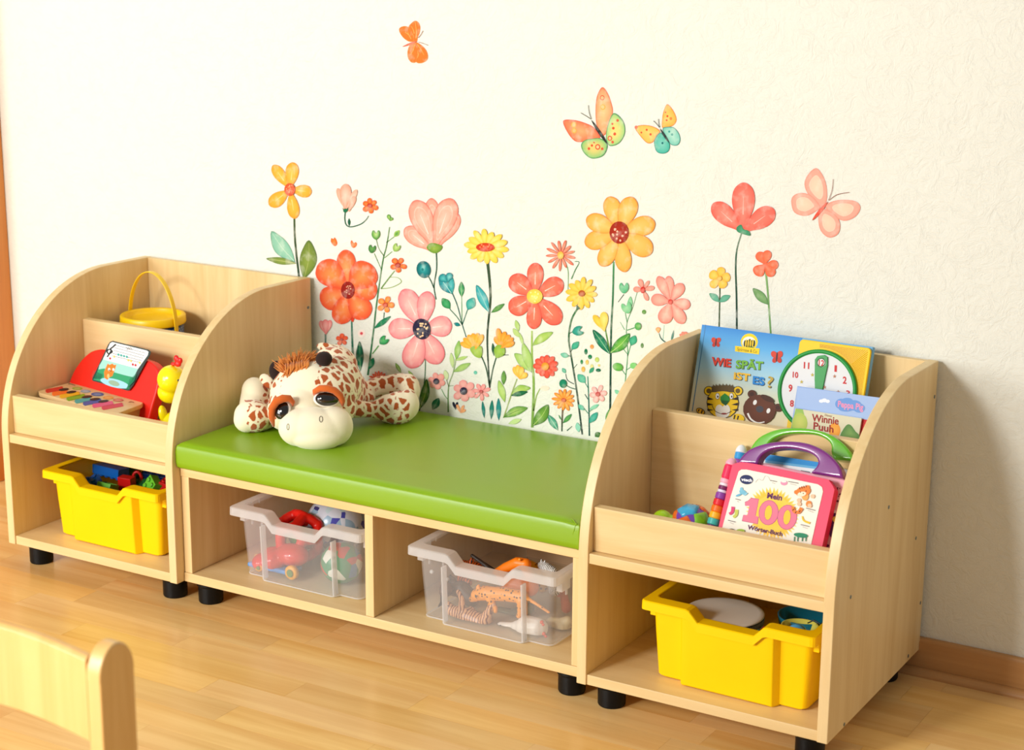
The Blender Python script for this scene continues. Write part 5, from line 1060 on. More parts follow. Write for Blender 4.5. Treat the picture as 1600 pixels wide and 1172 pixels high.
# ---------------------------------------------------------------- contents of the left clear tray
Z1 = Z(340, 760, .16216)
def P1(x, y_, yy): return at(*Z1((x, y_)), 1, yy)
k1 = .16216*3.36/FPX
def car():
    y = -.345; zf = ZB+.005
    b = P1(500, 700, y); c = empty('toy_car', (b.x, y, zf), 'red toy car with a blue underside and yellow wheels, front left of the clear tray', 'toy car')
    R = plain((222, 40, 34), .25, coat=.5); mb = MB()
    mb.ball(P1(450, 725, y), 120*k1, .027, 92*k1); mb.ball(P1(560, 705, y), 130*k1, .028, 105*k1); mb.ball(P1(520, 640, y+.004), 80*k1, .022, 60*k1); mb.ball(P1(720, 660, y+.010), 190*k1, .027, 115*k1)
    me = fuse(mb, .002, 5)
    link('body', me, c, R, smooth=True)
    l = P1(350, 810, y); r_ = P1(640, 850, y)
    MB().box(l.x, r_.x+.03, y-.020, y+.020, zf+.004, zf+.013).build('underside', plain((70, 150, 220), .4), c, bevel=.003)
    for (px, py, yy) in ((715, 800, y-.022), (720, 800, y+.024), (400, 800, y+.020), (410, 800, y-.0185)):
        w_ = P1(px, py, yy); rr = 74*k1*(.62 if px < 500 else 1)
        wh = MB().lathe((w_.x, yy, zf+rr), [(.001, .006), (rr*.4, .007), (rr*.5, .005), (rr*.85, .006), (rr, .003), (rr, -.004), (.001, -.004)], 24, (0, -1, 0)).build('wheel', plain((240, 170, 40), .4), c, smooth=True)
        MB().lathe((w_.x, yy-.0065, zf+rr), [(rr*.55, 0), (rr*.5, .001), (.001, .001)], 16, (0, -1, 0)).build('hub', plain((90, 130, 60), .4), wh)
car()
def lattice():
    c = P1(790, 480, -.285); R = .043
    o = empty('lattice_ball', c-Vector((0, 0, R)), 'red openwork ball with green inside, above the toy car in the clear tray', 'ball'); mb = MB()
    ph = (1+5**.5)/2; V = []
    for a in (-1, 1):
        for b_ in (-1, 1):
            for d in (-1, 1): V.append(Vector((a, b_, d)))
            V += [Vector((0, a/ph, b_*ph)), Vector((a/ph, b_*ph, 0)), Vector((a*ph, 0, b_/ph))]
    V = [v.normalized() for v in V]; Rm = Matrix.Rotation(.4, 3, 'X') @ Matrix.Rotation(.3, 3, 'Y')
    for i in range(20):
        for j in range(i+1, 20):
            if (V[i]-V[j]).length < .72:
                pts = [c+Rm @ ((V[i]*(1-t)+V[j]*t).normalized()*R) for t in (0, .33, .66, 1)]
                mb.tube(pts, .0105, 8)
    for v in V: mb.ball(c+Rm @ (v*R), .0118, seg=10, rings=6)
    link('lattice', fuse(mb, .0022, 3), o, plain((224, 26, 18), .35), smooth=True)
    MB().ball(c, .022, seg=20, rings=12).build('inner_ball', plain((40, 130, 30), .3), o, smooth=True)
    MB().ball(c+Vector((-.005, -.012, .014)), .007).build('bead', plain((150, 190, 210), .2), o, smooth=True)
lattice()
def printed_ball(c, r, label, cols, scale, base, thr):
    m, nt, b = newmat('printed_ball'); L = nt.links.new
    tc = nt.nodes.new('ShaderNodeTexCoord'); v = nt.nodes.new('ShaderNodeTexVoronoi'); v.inputs['Scale'].default_value = scale; L(tc.outputs['Object'], v.inputs['Vector'])
    cr = nt.nodes.new('ShaderNodeValToRGB'); cr.color_ramp.interpolation = 'CONSTANT'
    sp = nt.nodes.new('ShaderNodeSeparateColor'); L(v.outputs['Color'], sp.inputs[0]); L(sp.outputs[0], cr.inputs['Fac'])
    e = cr.color_ramp.elements; e[0].color = lin(base); e[0].position = 0; e[1].color = lin(cols[0]); e[1].position = thr
    for i, c_ in enumerate(cols[1:]): q_ = e.new(thr+(1-thr)*(i+1)/len(cols)); q_.color = lin(c_)
    L(cr.outputs['Color'], b.inputs['Base Color']); b.inputs['Roughness'].default_value = .25
    MB().ball(c, r, seg=40, rings=24).build('printed_ball', m, smooth=True, label=label, cat='ball')
bc = P1(1195, 800, -.325); printed_ball((bc.x, -.325, ZB+.0425), .040, 'green and white picture ball standing front right in the clear tray', [(232, 236, 224), (228, 232, 220), (200, 70, 60), (70, 130, 190)], 46, (52, 142, 100), .62)
bc = P1(1130, 330, -.20); printed_ball((.648, -.205, .130), .060, 'white ball with blue and purple shapes at the back of the clear tray', [(70, 74, 170), (190, 214, 224), (60, 60, 120), (150, 180, 205)], 52, (206, 214, 230), .45)
bc = P1(950, 640, -.25); printed_ball((.70, -.275, ZB+.03), .026, 'small beige ball between the lattice ball and the picture ball', [(180, 150, 120), (160, 170, 180)], 40, (210, 200, 186), .5)

# ---------------------------------------------------------------- plastic animals
Z2 = Z(620, 820, .18125); k2 = .18125*3.2/FPX
def animal_mat(kind, c1, c2, sc):
    m, nt, b = newmat('animal_'+kind); L = nt.links.new; b.inputs['Roughness'].default_value = .35
    tc = nt.nodes.new('ShaderNodeTexCoord')
    if kind == 'spots':
        v = nt.nodes.new('ShaderNodeTexVoronoi'); v.inputs['Scale'].default_value = sc; v.inputs['Randomness'].default_value = .6; L(tc.outputs['Object'], v.inputs['Vector'])
        mr = nt.nodes.new('ShaderNodeMapRange'); mr.inputs['From Min'].default_value = .26; mr.inputs['From Max'].default_value = .32; L(v.outputs['Distance'], mr.inputs['Value'])
    else:
        v = nt.nodes.new('ShaderNodeTexWave'); v.inputs['Scale'].default_value = sc; v.inputs['Distortion'].default_value = 4.5; v.inputs['Detail Scale'].default_value = 1.5; L(tc.outputs['Object'], v.inputs['Vector'])
        mr = nt.nodes.new('ShaderNodeMapRange'); mr.inputs['From Min'].default_value = .28; mr.inputs['From Max'].default_value = .42; L(v.outputs['Fac'], mr.inputs['Value'])
    mx = nt.nodes.new('ShaderNodeMix'); mx.data_type = 'RGBA'; mx.inputs['A'].default_value = lin(c2); mx.inputs['B'].default_value = lin(c1); L(mr.outputs[0], mx.inputs['Factor']); L(mx.outputs['Result'], b.inputs['Base Color'])
    return m
def animal(name, label, y, cones, mat, extras=(), vox=.0014, cat='toy animal', fat=1.16):
    """cones: (x1,y1,r1,x2,y2,r2[,dy]) in tray-close-up picture units at depth plane y"""
    mb = MB()
    for q_ in cones:
        dy = q_[6] if len(q_) > 6 else 0
        a = at(*Z2((q_[0], q_[1])), 1, y+dy); b_ = at(*Z2((q_[3], q_[4])), 1, y+(q_[7] if len(q_) > 7 else dy))
        mb.cone(a, q_[2]*k2*fat, b_, q_[5]*k2*fat, seg=12)
    me = fuse(mb, vox, 3)
    for v in me.vertices:
        v.co.z = max(v.co.z, ZB+.0048); v.co.x = min(max(v.co.x, .9765), 1.2385); v.co.y = max(v.co.y, -.3775)
    c = sum((v.co for v in me.vertices), Vector())/len(me.vertices); lo = min(v.co.z for v in me.vertices)
    o = empty(name, (c.x, c.y, lo), label, cat, 'plastic animals in the clear tray')
    link('body', me, o, mat, smooth=True)
    for nm, x, yy, r, col, dy in extras:
        MB().ball(at(*Z2((x, yy)), 1, y+dy), r*k2, seg=10, rings=8).build(nm, plain(col, .3), o, smooth=True)
    return o
animal('toy_leopard', 'yellow-orange spotted leopard figure striding behind the front wall of the clear tray', -.345, [(690, 605, 48, 780, 590, 58), (650, 640, 26, 690, 620, 40), (780, 590, 55, 930, 600, 55), (930, 600, 55, 1080, 620, 52), (800, 640, 30, 850, 720, 18, -.006), (850, 720, 18, 850, 745, 18, -.006), (830, 650, 28, 800, 690, 17, .008), (1070, 660, 36, 1060, 770, 18, -.006), (1060, 770, 18, 1050, 785, 20, -.006), (1090, 660, 34, 1110, 770, 17, .008), (1100, 620, 20, 1200, 680, 12), (1200, 680, 12, 1310, 755, 11), (700, 540, 16, 705, 525, 12)],
       animal_mat('spots', (250, 160, 36), (60, 36, 20), 150), [('eye', 683, 618, 11, (20, 16, 12), -.016), ('ear', 750, 540, 16, (246, 150, 44), .004)])
animal('toy_tiger', 'pale striped tiger figure lying on its back in the clear tray', -.352, [(470, 740, 45, 600, 790, 70), (600, 790, 70, 760, 850, 62), (560, 740, 32, 560, 640, 20, -.004), (560, 640, 20, 530, 575, 18, -.004), (760, 820, 50, 800, 730, 28, -.004), (800, 730, 28, 830, 690, 22), (470, 730, 40, 440, 690, 30), (700, 800, 34, 640, 720, 18, .01)],
       animal_mat('wave', (226, 170, 124), (110, 50, 34), 55), [('eye', 440, 700, 8, (20, 16, 12), -.012)])
animal('toy_goose', 'white goose figure with red feet lying on its side in the clear tray', -.347, [(1120, 880, 88, 1220, 890, 76), (1040, 880, 50, 1120, 880, 80), (1050, 870, 34, 960, 872, 26), (960, 872, 30, 900, 878, 38)], plain((238, 232, 220), .4),
       [('beak', 864, 892, 15, (236, 120, 90), 0), ('foot', 1250, 840, 17, (226, 84, 54), -.020), ('foot', 1262, 862, 13, (226, 84, 54), -.021), ('foot', 1268, 940, 17, (226, 84, 54), -.018), ('foot', 1284, 962, 13, (226, 84, 54), -.018), ('eye', 892, 868, 6, (20, 20, 20), -.009)])
animal('toy_animal', 'dark brown figure with a heart-shaped foot at the left of the clear tray', -.325, [(330, 560, 36, 330, 690, 40), (255, 690, 26, 300, 730, 26, -.01), (320, 690, 26, 300, 735, 22, -.01), (330, 560, 34, 420, 560, 60)], plain((84, 60, 50), .4), [('ball_tip', 302, 405, 20, (230, 230, 228), -.01)])
animal('toy_animal', 'black and brown horned figure behind the tiger in the clear tray', -.30, [(330, 430, 26, 420, 540, 50), (420, 540, 50, 560, 560, 70), (560, 560, 70, 640, 640, 66), (430, 440, 18, 480, 480, 30)], plain((72, 66, 62), .45), [('horn', 436, 470, 18, (200, 196, 190), -.014)])
animal('toy_tiger', 'orange tiger figure with black stripes showing above the rim of the clear tray', -.27, [(540, 350, 48, 680, 380, 56), (680, 380, 56, 760, 420, 46), (620, 340, 26, 650, 300, 16), (540, 360, 40, 520, 440, 30), (740, 400, 24, 700, 470, 18), (560, 480, 34, 620, 500, 30)],
       animal_mat('wave', (226, 100, 24), (36, 18, 10), 62))
animal('toy_animal', 'grey-black figure with long straight legs lying across the orange tiger', -.285, [(655, 270, 15, 740, 330, 17), (740, 330, 17, 830, 400, 26), (790, 400, 34, 850, 440, 40), (740, 390, 16, 780, 420, 18)], plain((58, 50, 46), .4), [('hoof', 650, 266, 16, (24, 24, 24), 0)])
animal('toy_animal', 'plain orange long-necked figure arching over the rim of the clear tray', -.30, [(860, 410, 30, 940, 370, 40), (940, 370, 40, 1040, 330, 46), (1040, 330, 46, 1110, 340, 46), (1100, 350, 40, 1140, 430, 40), (880, 430, 30, 960, 500, 60), (960, 500, 60, 1150, 540, 70)], plain((244, 128, 20), .35), [('ear', 1060, 300, 14, (246, 150, 30), -.01)])
animal('toy_leopard', 'yellow and dark brown mottled figure beside the orange long-necked one', -.27, [(1060, 340, 40, 1150, 360, 48), (1150, 360, 48, 1220, 400, 50), (1080, 310, 22, 1060, 300, 16), (1200, 440, 50, 1250, 520, 60)], animal_mat('spots', (214, 160, 30), (70, 40, 16), 120))
animal('toy_zebra', 'black and white zebra figure at the right rim of the clear tray', -.275, [(1240, 350, 28, 1290, 375, 46), (1290, 375, 46, 1345, 400, 36), (1245, 330, 12, 1248, 302, 7), (1270, 330, 12, 1275, 310, 7), (1320, 420, 40, 1360, 560, 50)], animal_mat('wave', (226, 228, 226), (20, 22, 26), 120), vox=.0013)
animal('toy_animal', 'cream coloured figure lying in the back right corner of the clear tray', -.30, [(1340, 860, 60, 1430, 880, 70), (1440, 850, 50, 1470, 830, 40)], plain((216, 202, 160), .5))
animal('toy_animal', 'red and orange figure at the right side of the clear tray', -.25, [(1440, 600, 30, 1460, 720, 40), (1400, 600, 24, 1430, 560, 24)], plain((196, 70, 44), .45))
animal('toy_animal', 'dull green figure lying under the leopard in the clear tray', -.29, [(880, 760, 50, 1000, 780, 50), (1000, 780, 50, 1140, 720, 46)], plain((96, 104, 76), .5))
# ================================================================ right unit: books and toys
Zk = Z(1080, 500, .1875)
Vb = Vector((0, .04, .1365))
BP = Pl((1.36, -.05, .593), (1, 0, 0), Vb)
def bookclip(pl, uv, zmin): # keep the outline above the shelf
    v0 = (zmin-pl.O.z)/pl.V.z
    return [(u, max(v, v0)) for u, v in uv]
def clock_book():
    bk = empty('clock_book', (1.51, -.11, SH), 'large blue picture book with tiger, bear and clock in the right shelf unit', 'book')
    tl = BP.px(*Zk((90, 35))); tr = BP.px(*Zk((1516, 228))); v0 = (SH+.001-BP.O.z)/BP.V.z; vt = (tl[1]+tr[1])/2
    MB().slab(BP, [(tl[0], v0), (tr[0], v0), (tr[0], vt), (tl[0], vt)], -.012, 0).build('cover_board', plain((120, 180, 224), .55, spec=.25), bk, bevel=.0012)
    a = Art(BP, w=.0003, dw=.00004)
    ur = BP.px(*Zk((925, 155)))[0]; us = BP.px(*Zk((128, 40)))[0]
    stops = [(vt, (60, 140, 214)), (vt-.03, (96, 176, 232)), (vt-.075, (170, 214, 232)), (vt-.11, (222, 226, 200)), (vt-.15, (236, 226, 190)), (v0, (240, 228, 190))]
    vs = []; cs = []
    for v, c in stops: vs += [BP.P(tl[0]+.0005, v, a.w), BP.P(ur, v, a.w)]; cs += [c, c]
    a.add(vs, [(2*i, 2*i+1, 2*i+3, 2*i+2) for i in range(len(stops)-1)], cs); a.w += a.dw
    a.strip(Zk((122, 40), (40, 560), (10, 760)), 1.2, 1.2, (70, 130, 180))
    # round emblem and banner
    a.ell(*Zk((485, 182)), 13.4, 13, (250, 214, 30)); a.ell(*Zk((482, 188)), 10.5, 9.4, (246, 244, 230)); 
    for k in range(5): a.ell(*Zk((448+k*19, 196+(k % 2)*4)), 1.9, 7.4-abs(k-2)*1.1, (30, 50, 24), rot=.1)
    for k in range(4): a.ell(*Zk((457+k*19, 194)), 1.2, 6.4, (236, 200, 30), rot=.1)
    a.ell(*Zk((495, 235)), 6, 2.4, (60, 120, 40))
    a.poly(Zk((368, 216), (572, 238), (566, 288), (366, 262)), (250, 214, 30))
    a.text('Spürnase & Co', Zk((384, 254)), Zk((548, 276)), 5, (60, 50, 20), up=(.05, -1), skew=.1)
    for (cx, cy, s_, ro) in ((208, 185, 1, .3), (716, 308, 1.25, -.1)):
        x_, y_ = Zk((cx, cy))
        for sx in (-1, 1):
            a.ell(x_+sx*3.6*s_, y_-3*s_, 3.6*s_, 4.6*s_, (214, 70, 50), rot=sx*.5+ro); a.ell(x_+sx*3*s_, y_+4*s_, 2.8*s_, 3.6*s_, (200, 60, 44), rot=-sx*.4)
        a.ell(x_, y_, 1.1*s_, 6*s_, (60, 50, 60), rot=.1)
    up = (.06, -1)
    def T(t, p0, p1, h, c, b_=.035):
        a.text(t, (Zk(p0)[0]+.6, Zk(p0)[1]+.7), (Zk(p1)[0]+.6, Zk(p1)[1]+.7), h, mixc(c, (20, 30, 60), .65), bold=b_+.012, up=up); a.text(t, Zk(p0), Zk(p1), h, c, bold=b_, up=up)
    T('WiE', (170, 374), (332, 392), 12.5, (226, 62, 38)); T('SPÄT', (372, 400), (600, 414), 12.5, (120, 186, 60)); T('iST', (355, 490), (492, 510), 11, (250, 200, 60)); T('ES', (514, 530), (612, 545), 12, (40, 140, 220)); T('?', (636, 560), (684, 566), 18, (200, 170, 70), 0)
    # tiger head
    Yt, Bk_ = (250, 208, 20), (40, 30, 24)
    def el(x_, y_, rx, ry, c, rot=0, c2=None): a.ell(*Zk((x_, y_)), rx*.1875, ry*.1875, c, rot=rot, c2=c2)
    for x_, y_ in ((150, 592), (392, 592)): el(x_, y_, 42, 40, (60, 46, 20)); el(x_, y_, 36, 35, Yt); el(x_, y_, 20, 20, (110, 90, 40))
    el(266, 690, 134, 132, (60, 46, 20)); el(266, 690, 129, 127, Yt)
    for k in range(15):
        t = -2.5+k*.135; x0, y0 = 266+84*math.cos(t)*1.1, 590+22*math.sin(t); a.poly(Zk((x0-22, y0+26), (x0+22, y0+26), (x0+16*math.cos(t)*1.2, y0-30-10*(k % 2))), (96, 76, 34))
    for s_ in (-1, 1):
        for k in range(3): a.poly(Zk((266+s_*128, 640+k*50), (266+s_*74, 662+k*44), (266+s_*124, 668+k*46)), Bk_)
    el(266, 778, 60, 40, (240, 236, 226)); el(240, 750, 34, 44, (244, 240, 230)); el(296, 750, 34, 44, (244, 240, 230))
    for x_ in (224, 340): el(x_, 636, 17, 27, Bk_); el(x_, 636, 15, 24, (246, 246, 244)); el(x_+3, 640, 6, 9, (20, 20, 20))
    a.poly(Zk((250, 640), (285, 612), (322, 640), (326, 672), (294, 716), (258, 690), (248, 664)), (40, 140, 50)); a.poly(Zk((256, 668), (320, 676), (294, 716), (262, 694)), (20, 90, 36))
    a.strip(Zk((176, 706), (210, 762), (280, 786), (340, 762)), .7, .7, Bk_); el(280, 782, 26, 7, (150, 40, 40))
    el(84, 762, 40, 26, Bk_, .5); el(84, 762, 34, 20, (240, 180, 30), .5); a.strip(Zk((74, 745), (64, 765)), 1.8, 1.4, Bk_); a.strip(Zk((100, 752), (90, 780)), 1.8, 1.4, Bk_)
    el(400, 818, 50, 34, Yt, .3); a.strip(Zk((372, 792), (362, 830)), 2, 1.5, Bk_); a.strip(Zk((400, 800), (390, 840)), 2, 1.5, Bk_)
    # bear head
    Br = (112, 60, 36)
    for x_, y_ in ((512, 618), (728, 732)): el(x_, y_, 36, 34, Br, c2=(84, 44, 26)); el(x_, y_, 19, 18, (70, 36, 24))
    el(574, 748, 136, 124, Br, .2, c2=(100, 52, 30)); el(640, 655, 60, 22, (74, 40, 24), .45)
    for x_, y_ in ((538, 688), (650, 758)): el(x_, y_, 15, 22, (250, 250, 248), .35)
    el(578, 744, 32, 28, (74, 72, 80), .2); a.strip(Zk((478, 778), (505, 828), (560, 858), (618, 850)), 2.6, 1.2, (250, 250, 246))
    a.done('cover_print', bk, PG)
    # yellow clock frame at the right of the cover
    YF_ = plain((250, 206, 10), .5, spec=.3)
    o = Zk((918, 160), (945, 156), (1470, 232), (1508, 262), (1500, 330), (1445, 700)); c0 = BP.px(*Zk((918, 160)))[0]
    u1 = BP.px(*Zk((1508, 262)))[0]; t0 = BP.px(*Zk((930, 158)))[1]-.001
    r_ = .006; pts = [(c0, v0), (u1, v0), (u1, t0-r_), (u1-r_*.3, t0-r_*.3), (u1-r_, t0), (c0+r_, t0), (c0+r_*.3, t0-r_*.3), (c0, t0-r_)]
    cf = MB().slab(BP, pts, .0004, .007).build('clock_frame', YF_, bk, bevel=.0015)
    cc = BP.px(*Zk((1065, 592))); R = abs(BP.px(*Zk((1395, 600)))[0]-cc[0])
    mb = MB()
    for k in range(70):
        t = -.25+k*(PI*.62)/70
        for q0, q1 in ((R+.004, R+.03+.012*abs(math.sin(2*t))),):
            p0 = (cc[0]+q0*math.cos(t), cc[1]+q0*math.sin(t)); p1 = [cc[0]+q1*math.cos(t), cc[1]+q1*math.sin(t)]
            if p1[0] > u1-.005 or p1[1] > t0-.004 or p0[0] > u1-.006: 
                s_ = min((u1-.005-p0[0])/(p1[0]-p0[0]) if p1[0] > p0[0] else 1, (t0-.004-p0[1])/(p1[1]-p0[1]) if p1[1] > p0[1] else 1, 1)
                if s_ <= .1: continue
                p1 = [p0[0]+(p1[0]-p0[0])*s_, p0[1]+(p1[1]-p0[1])*s_]
            if p1[0] < c0+.004: continue
            mb.tube([BP.P(*p0, .0072), BP.P(*p1, .0072)], .0005, 4)
    mb.build('ridges', plain((212, 150, 4), .5), cf, merge=False, kind='stuff')
    def disc(R_, w0, w1, nm, mat):
        uv = [(cc[0]+R_*math.cos(2*PI*k/48), cc[1]+R_*math.sin(2*PI*k/48)) for k in range(48)]; return MB().slab(BP, uv, w0, w1).build(nm, mat, bk)
    disc(R*.97, .0071, .0105, 'clock_face', plain((228, 230, 232), .5, spec=.2))
    GR = plain((30, 150, 62), .45, spec=.35)
    MB().tube([BP.P(cc[0]+R*.965*math.cos(2*PI*k/64), cc[1]+R*.965*math.sin(2*PI*k/64), .0105) for k in range(64)], .0036, 10, closed=True).build('clock_ring', GR, bk, smooth=True)
    FP = Pl(BP.P(0, 0, .0107), BP.U, BP.V); a = Art(FP, w=0.0001, dw=.00003)
    for t, x_, y_, h in (('12', 1085, 352, 9), ('1', 1203, 405, 10), ('2', 1278, 502, 11), ('3', 1306, 612, 9), ('11', 960, 378, 10), ('10', 868, 456, 9), ('9', 826, 568, 11), ('8', 838, 695, 10), ('7', 895, 790, 10)):
        w_ = 46 if len(t) > 1 else 32 if t != '1' else 20
        a.text(t, Zk((x_-w_/2, y_+h*2.4)), Zk((x_+w_/2, y_+h*2.4+w_*.12)), h, (206, 50, 50), bold=.03, up=(.04, -1))
    for x_, y_ in ((1010, 458), (920, 516), (1195, 470), (1112, 560), (1225, 600)):
        cx, cy = Zk((x_, y_)); a.poly([(cx+(3.2 if k % 2 == 0 else 1.3)*math.sin(PI*k/5), cy-(3.2 if k % 2 == 0 else 1.3)*math.cos(PI*k/5)) for k in range(10)], (200, 180, 80) if x_ < 1100 else (190, 130, 100))
    a.done('clock_print', bk, PG)
    HP = Pl(BP.P(0, 0, .0122), BP.U, BP.V); f = lambda *p: [HP.px(*q_) for q_ in Zk(*p)]
    MB().slab(HP, f((1032, 330), (1055, 300), (1110, 292), (1138, 310), (1138, 380), (1118, 470), (1092, 600), (1070, 640), (1035, 620), (1030, 500)), -.001, .0014).build('clock_hand', GR, bk, bevel=.0005)
    h_ = HP.px(*Zk((1085, 355))); MB().tube([HP.P(h_[0]+.0072*math.cos(2*PI*k/24), h_[1]+.0072*math.sin(2*PI*k/24), .0018) for k in range(24)], .0009, 8, closed=True).build('hand_ring', plain((24, 110, 44), .3), bk, smooth=True)
    a = Art(Pl(HP.P(0, 0, .0015), HP.U, HP.V), w=.0001, dw=.00005); a.ell(*Zk((1085, 355)), 7.2, 7.2, (232, 234, 232)); a.text('12', Zk((1062, 378)), Zk((1108, 384)), 9, (206, 50, 50), bold=.03, up=(.04, -1)); a.done('hand_print', bk, PG)
clock_book()
def booklets():
    off = .030
    PP = Pl(BP.O+BP.N*off, BP.U, BP.V); v0 = (SH+.001-PP.O.z)/PP.V.z
    b = empty('picture_booklet', (1.64, -.15, SH), 'pale blue booklet with a blue cloud and pink lettering leaning on the clock book', 'book')
    tl = PP.px(*Zk((885, 550))); tr = PP.px(*Zk((1575, 640))); ur = min(tr[0], X1+W-T-.002-PP.O.x)
    MB().slab(PP, [(tl[0], v0), (ur, v0), (ur, tl[1]), (tl[0], tl[1])], -.004, 0).build('cover_board', plain((150, 178, 228), .55, spec=.2), b)
    a = Art(PP, w=.0002, dw=.00005)
    a.poly(Zk((885, 560), (1575, 648), (1540, 1000), (1470, 830), (1395, 830), (870, 730)), (166, 192, 236))
    a.poly(Zk((1420, 826), (1500, 836), (1440, 1010), (1395, 1000)), (210, 40, 40))
    for x_, y_, r1, r2 in ((1085, 676, 20, 14), (1110, 670, 22, 16), (1138, 678, 18, 14)): a.ell(*Zk((x_, y_)), r1*.1875, r2*.1875, (246, 248, 252))
    for x_, y_, r1, r2 in ((1250, 700, 50, 44), (1300, 690, 56, 42), (1360, 712, 60, 44), (1400, 735, 48, 38), (1290, 740, 60, 24)): a.ell(*Zk((x_, y_)), r1*.1875, r2*.1875, (110, 156, 222))
    a.text('Peppa Pig', Zk((1222, 722)), Zk((1434, 752)), 9.5, (236, 150, 190), bold=.03, up=(.06, -1))
    a.done('cover_print', b, PG)
    PW = Pl(BP.O+BP.N*(off+.0065), BP.U, BP.V); v0 = (SH+.001-PW.O.z)/PW.V.z
    b = empty('picture_booklet', (1.63, -.157, SH), 'small watercolour booklet with dark red title in front of the pale blue one', 'book')
    tl = PW.px(*Zk((868, 730))); tr = PW.px(*Zk((1418, 826))); vt = (tl[1]+tr[1])/2
    MB().slab(PW, [(tl[0], v0), (tr[0], v0), (tr[0], vt), (tl[0], vt)], -.004, 0).build('cover_board', plain((220, 216, 186), .55, spec=.2), b)
    a = Art(PW, w=.0002, dw=.00004)
    a.blob(Zk((872, 738), (930, 745), (945, 800), (950, 880), (930, 990), (830, 990), (836, 880)), (196, 212, 110), (150, 190, 90), smooth=False)
    a.ell(*Zk((905, 860)), 12, 16, (206, 214, 110), c2=(180, 200, 90))
    a.blob(Zk((1290, 880), (1330, 876), (1370, 930), (1400, 960), (1396, 1010), (1290, 1000), (1240, 970)), (130, 170, 90), (90, 140, 70), n=3)
    a.ell(*Zk((1195, 920)), 9, 12, (250, 180, 70), c2=(244, 160, 50)); a.ell(*Zk((1090, 1000)), 26, 9, (170, 196, 110))
    a.text('Disney', Zk((1112, 800)), Zk((1172, 810)), 3.6, (150, 90, 60), skew=.2, up=(.04, -1))
    a.text('Winnie', Zk((1004, 842)), Zk((1228, 872)), 11.5, (160, 36, 28), bold=.022, up=(.05, -1)); a.text('Puuh', Zk((1018, 910)), Zk((1186, 940)), 11.5, (160, 36, 28), bold=.022, up=(.05, -1))
    a.done('cover_print', b, PG)
booklets()

Y_ = Z(1010, 660, .20625); X_ = Z(1130, 690, .14505)
Va = Vector((0, .075, .159)); PA = Pl((1.6, -.405, .281), (1, 0, 0), Va)
def arch(pl, outer, inner, w0, w1, name, mat, parent, n=30):
    def rs(pts):
        P = crom(pts, 8, closed=False); L_ = [0]
        for a, b in zip(P, P[1:]): L_.append(L_[-1]+math.hypot(b[0]-a[0], b[1]-a[1]))
        out = []
        for k in range(n+1):
            t = L_[-1]*k/n; i = max(j for j in range(len(L_)) if L_[j] <= t+1e-9); i = min(i, len(P)-2); q = (t-L_[i])/((L_[i+1]-L_[i]) or 1)
            out.append((P[i][0]*(1-q)+P[i+1][0]*q, P[i][1]*(1-q)+P[i+1][1]*q))
        return out
    o, i_ = [pl.px(*p) for p in rs(outer)], [pl.px(*p) for p in rs(inner)]
    loop = o+i_[::-1]; vs = []; fs = []
    for w_ in (w0, w1):
        for p in o: vs.append(pl.P(*p, w_))
        for p in i_: vs.append(pl.P(*p, w_))
    N = n+1; A = lambda s_, q, k: s_*2*N+q*N+k
    for k in range(n):
        fs += [(A(1, 0, k), A(1, 0, k+1), A(1, 1, k+1), A(1, 1, k)), (A(0, 0, k), A(0, 1, k), A(0, 1, k+1), A(0, 0, k+1)), (A(0, 0, k), A(0, 0, k+1), A(1, 0, k+1), A(1, 0, k)), (A(0, 1, k), A(1, 1, k), A(1, 1, k+1), A(0, 1, k+1))]
    fs += [(A(0, 0, 0), A(1, 0, 0), A(1, 1, 0), A(0, 1, 0)), (A(0, 0, n), A(0, 1, n), A(1, 1, n), A(1, 0, n))]
    return MB().add(vs, fs).build(name, mat, parent, bevel=min(.0045, (w1-w0)*.3), seg=3)
def clipv(pl, uv): 
    v0 = (SH+.001-pl.O.z)/pl.V.z
    return [(u, max(v, v0)) for u, v in uv]
XM = X1+W-T-.0015
def clipx(pl, uv): return [(min(u, XM-pl.O.x), v) for u, v in uv]
def spine(o, pl, a, b, rad, segs, w):
    pa, pb = Vector(pl.px(*a)), Vector(pl.px(*b)); A, B = pl.P(*pa, w), pl.P(*pb, w); D = (B-A); L_ = D.length; D.normalize()
    t = 0
    for nm, ln, col, rr in segs:
        l = ln
        if nm == 'dome': prof = [(rad*rr*math.sin(q), l-l*math.cos(q)) for q in [PI/2*k/8 for k in range(9)]]
        else: prof = [(rad*rr*.86, 0), (rad*rr, l*.12), (rad*rr, l*.88), (rad*rr*.86, l)]
        MB().lathe(A+D*t, prof, 24, D).build('spine_'+nm, plain(col, .25, coat=.4), o, smooth=(nm == 'dome'))
        t += l
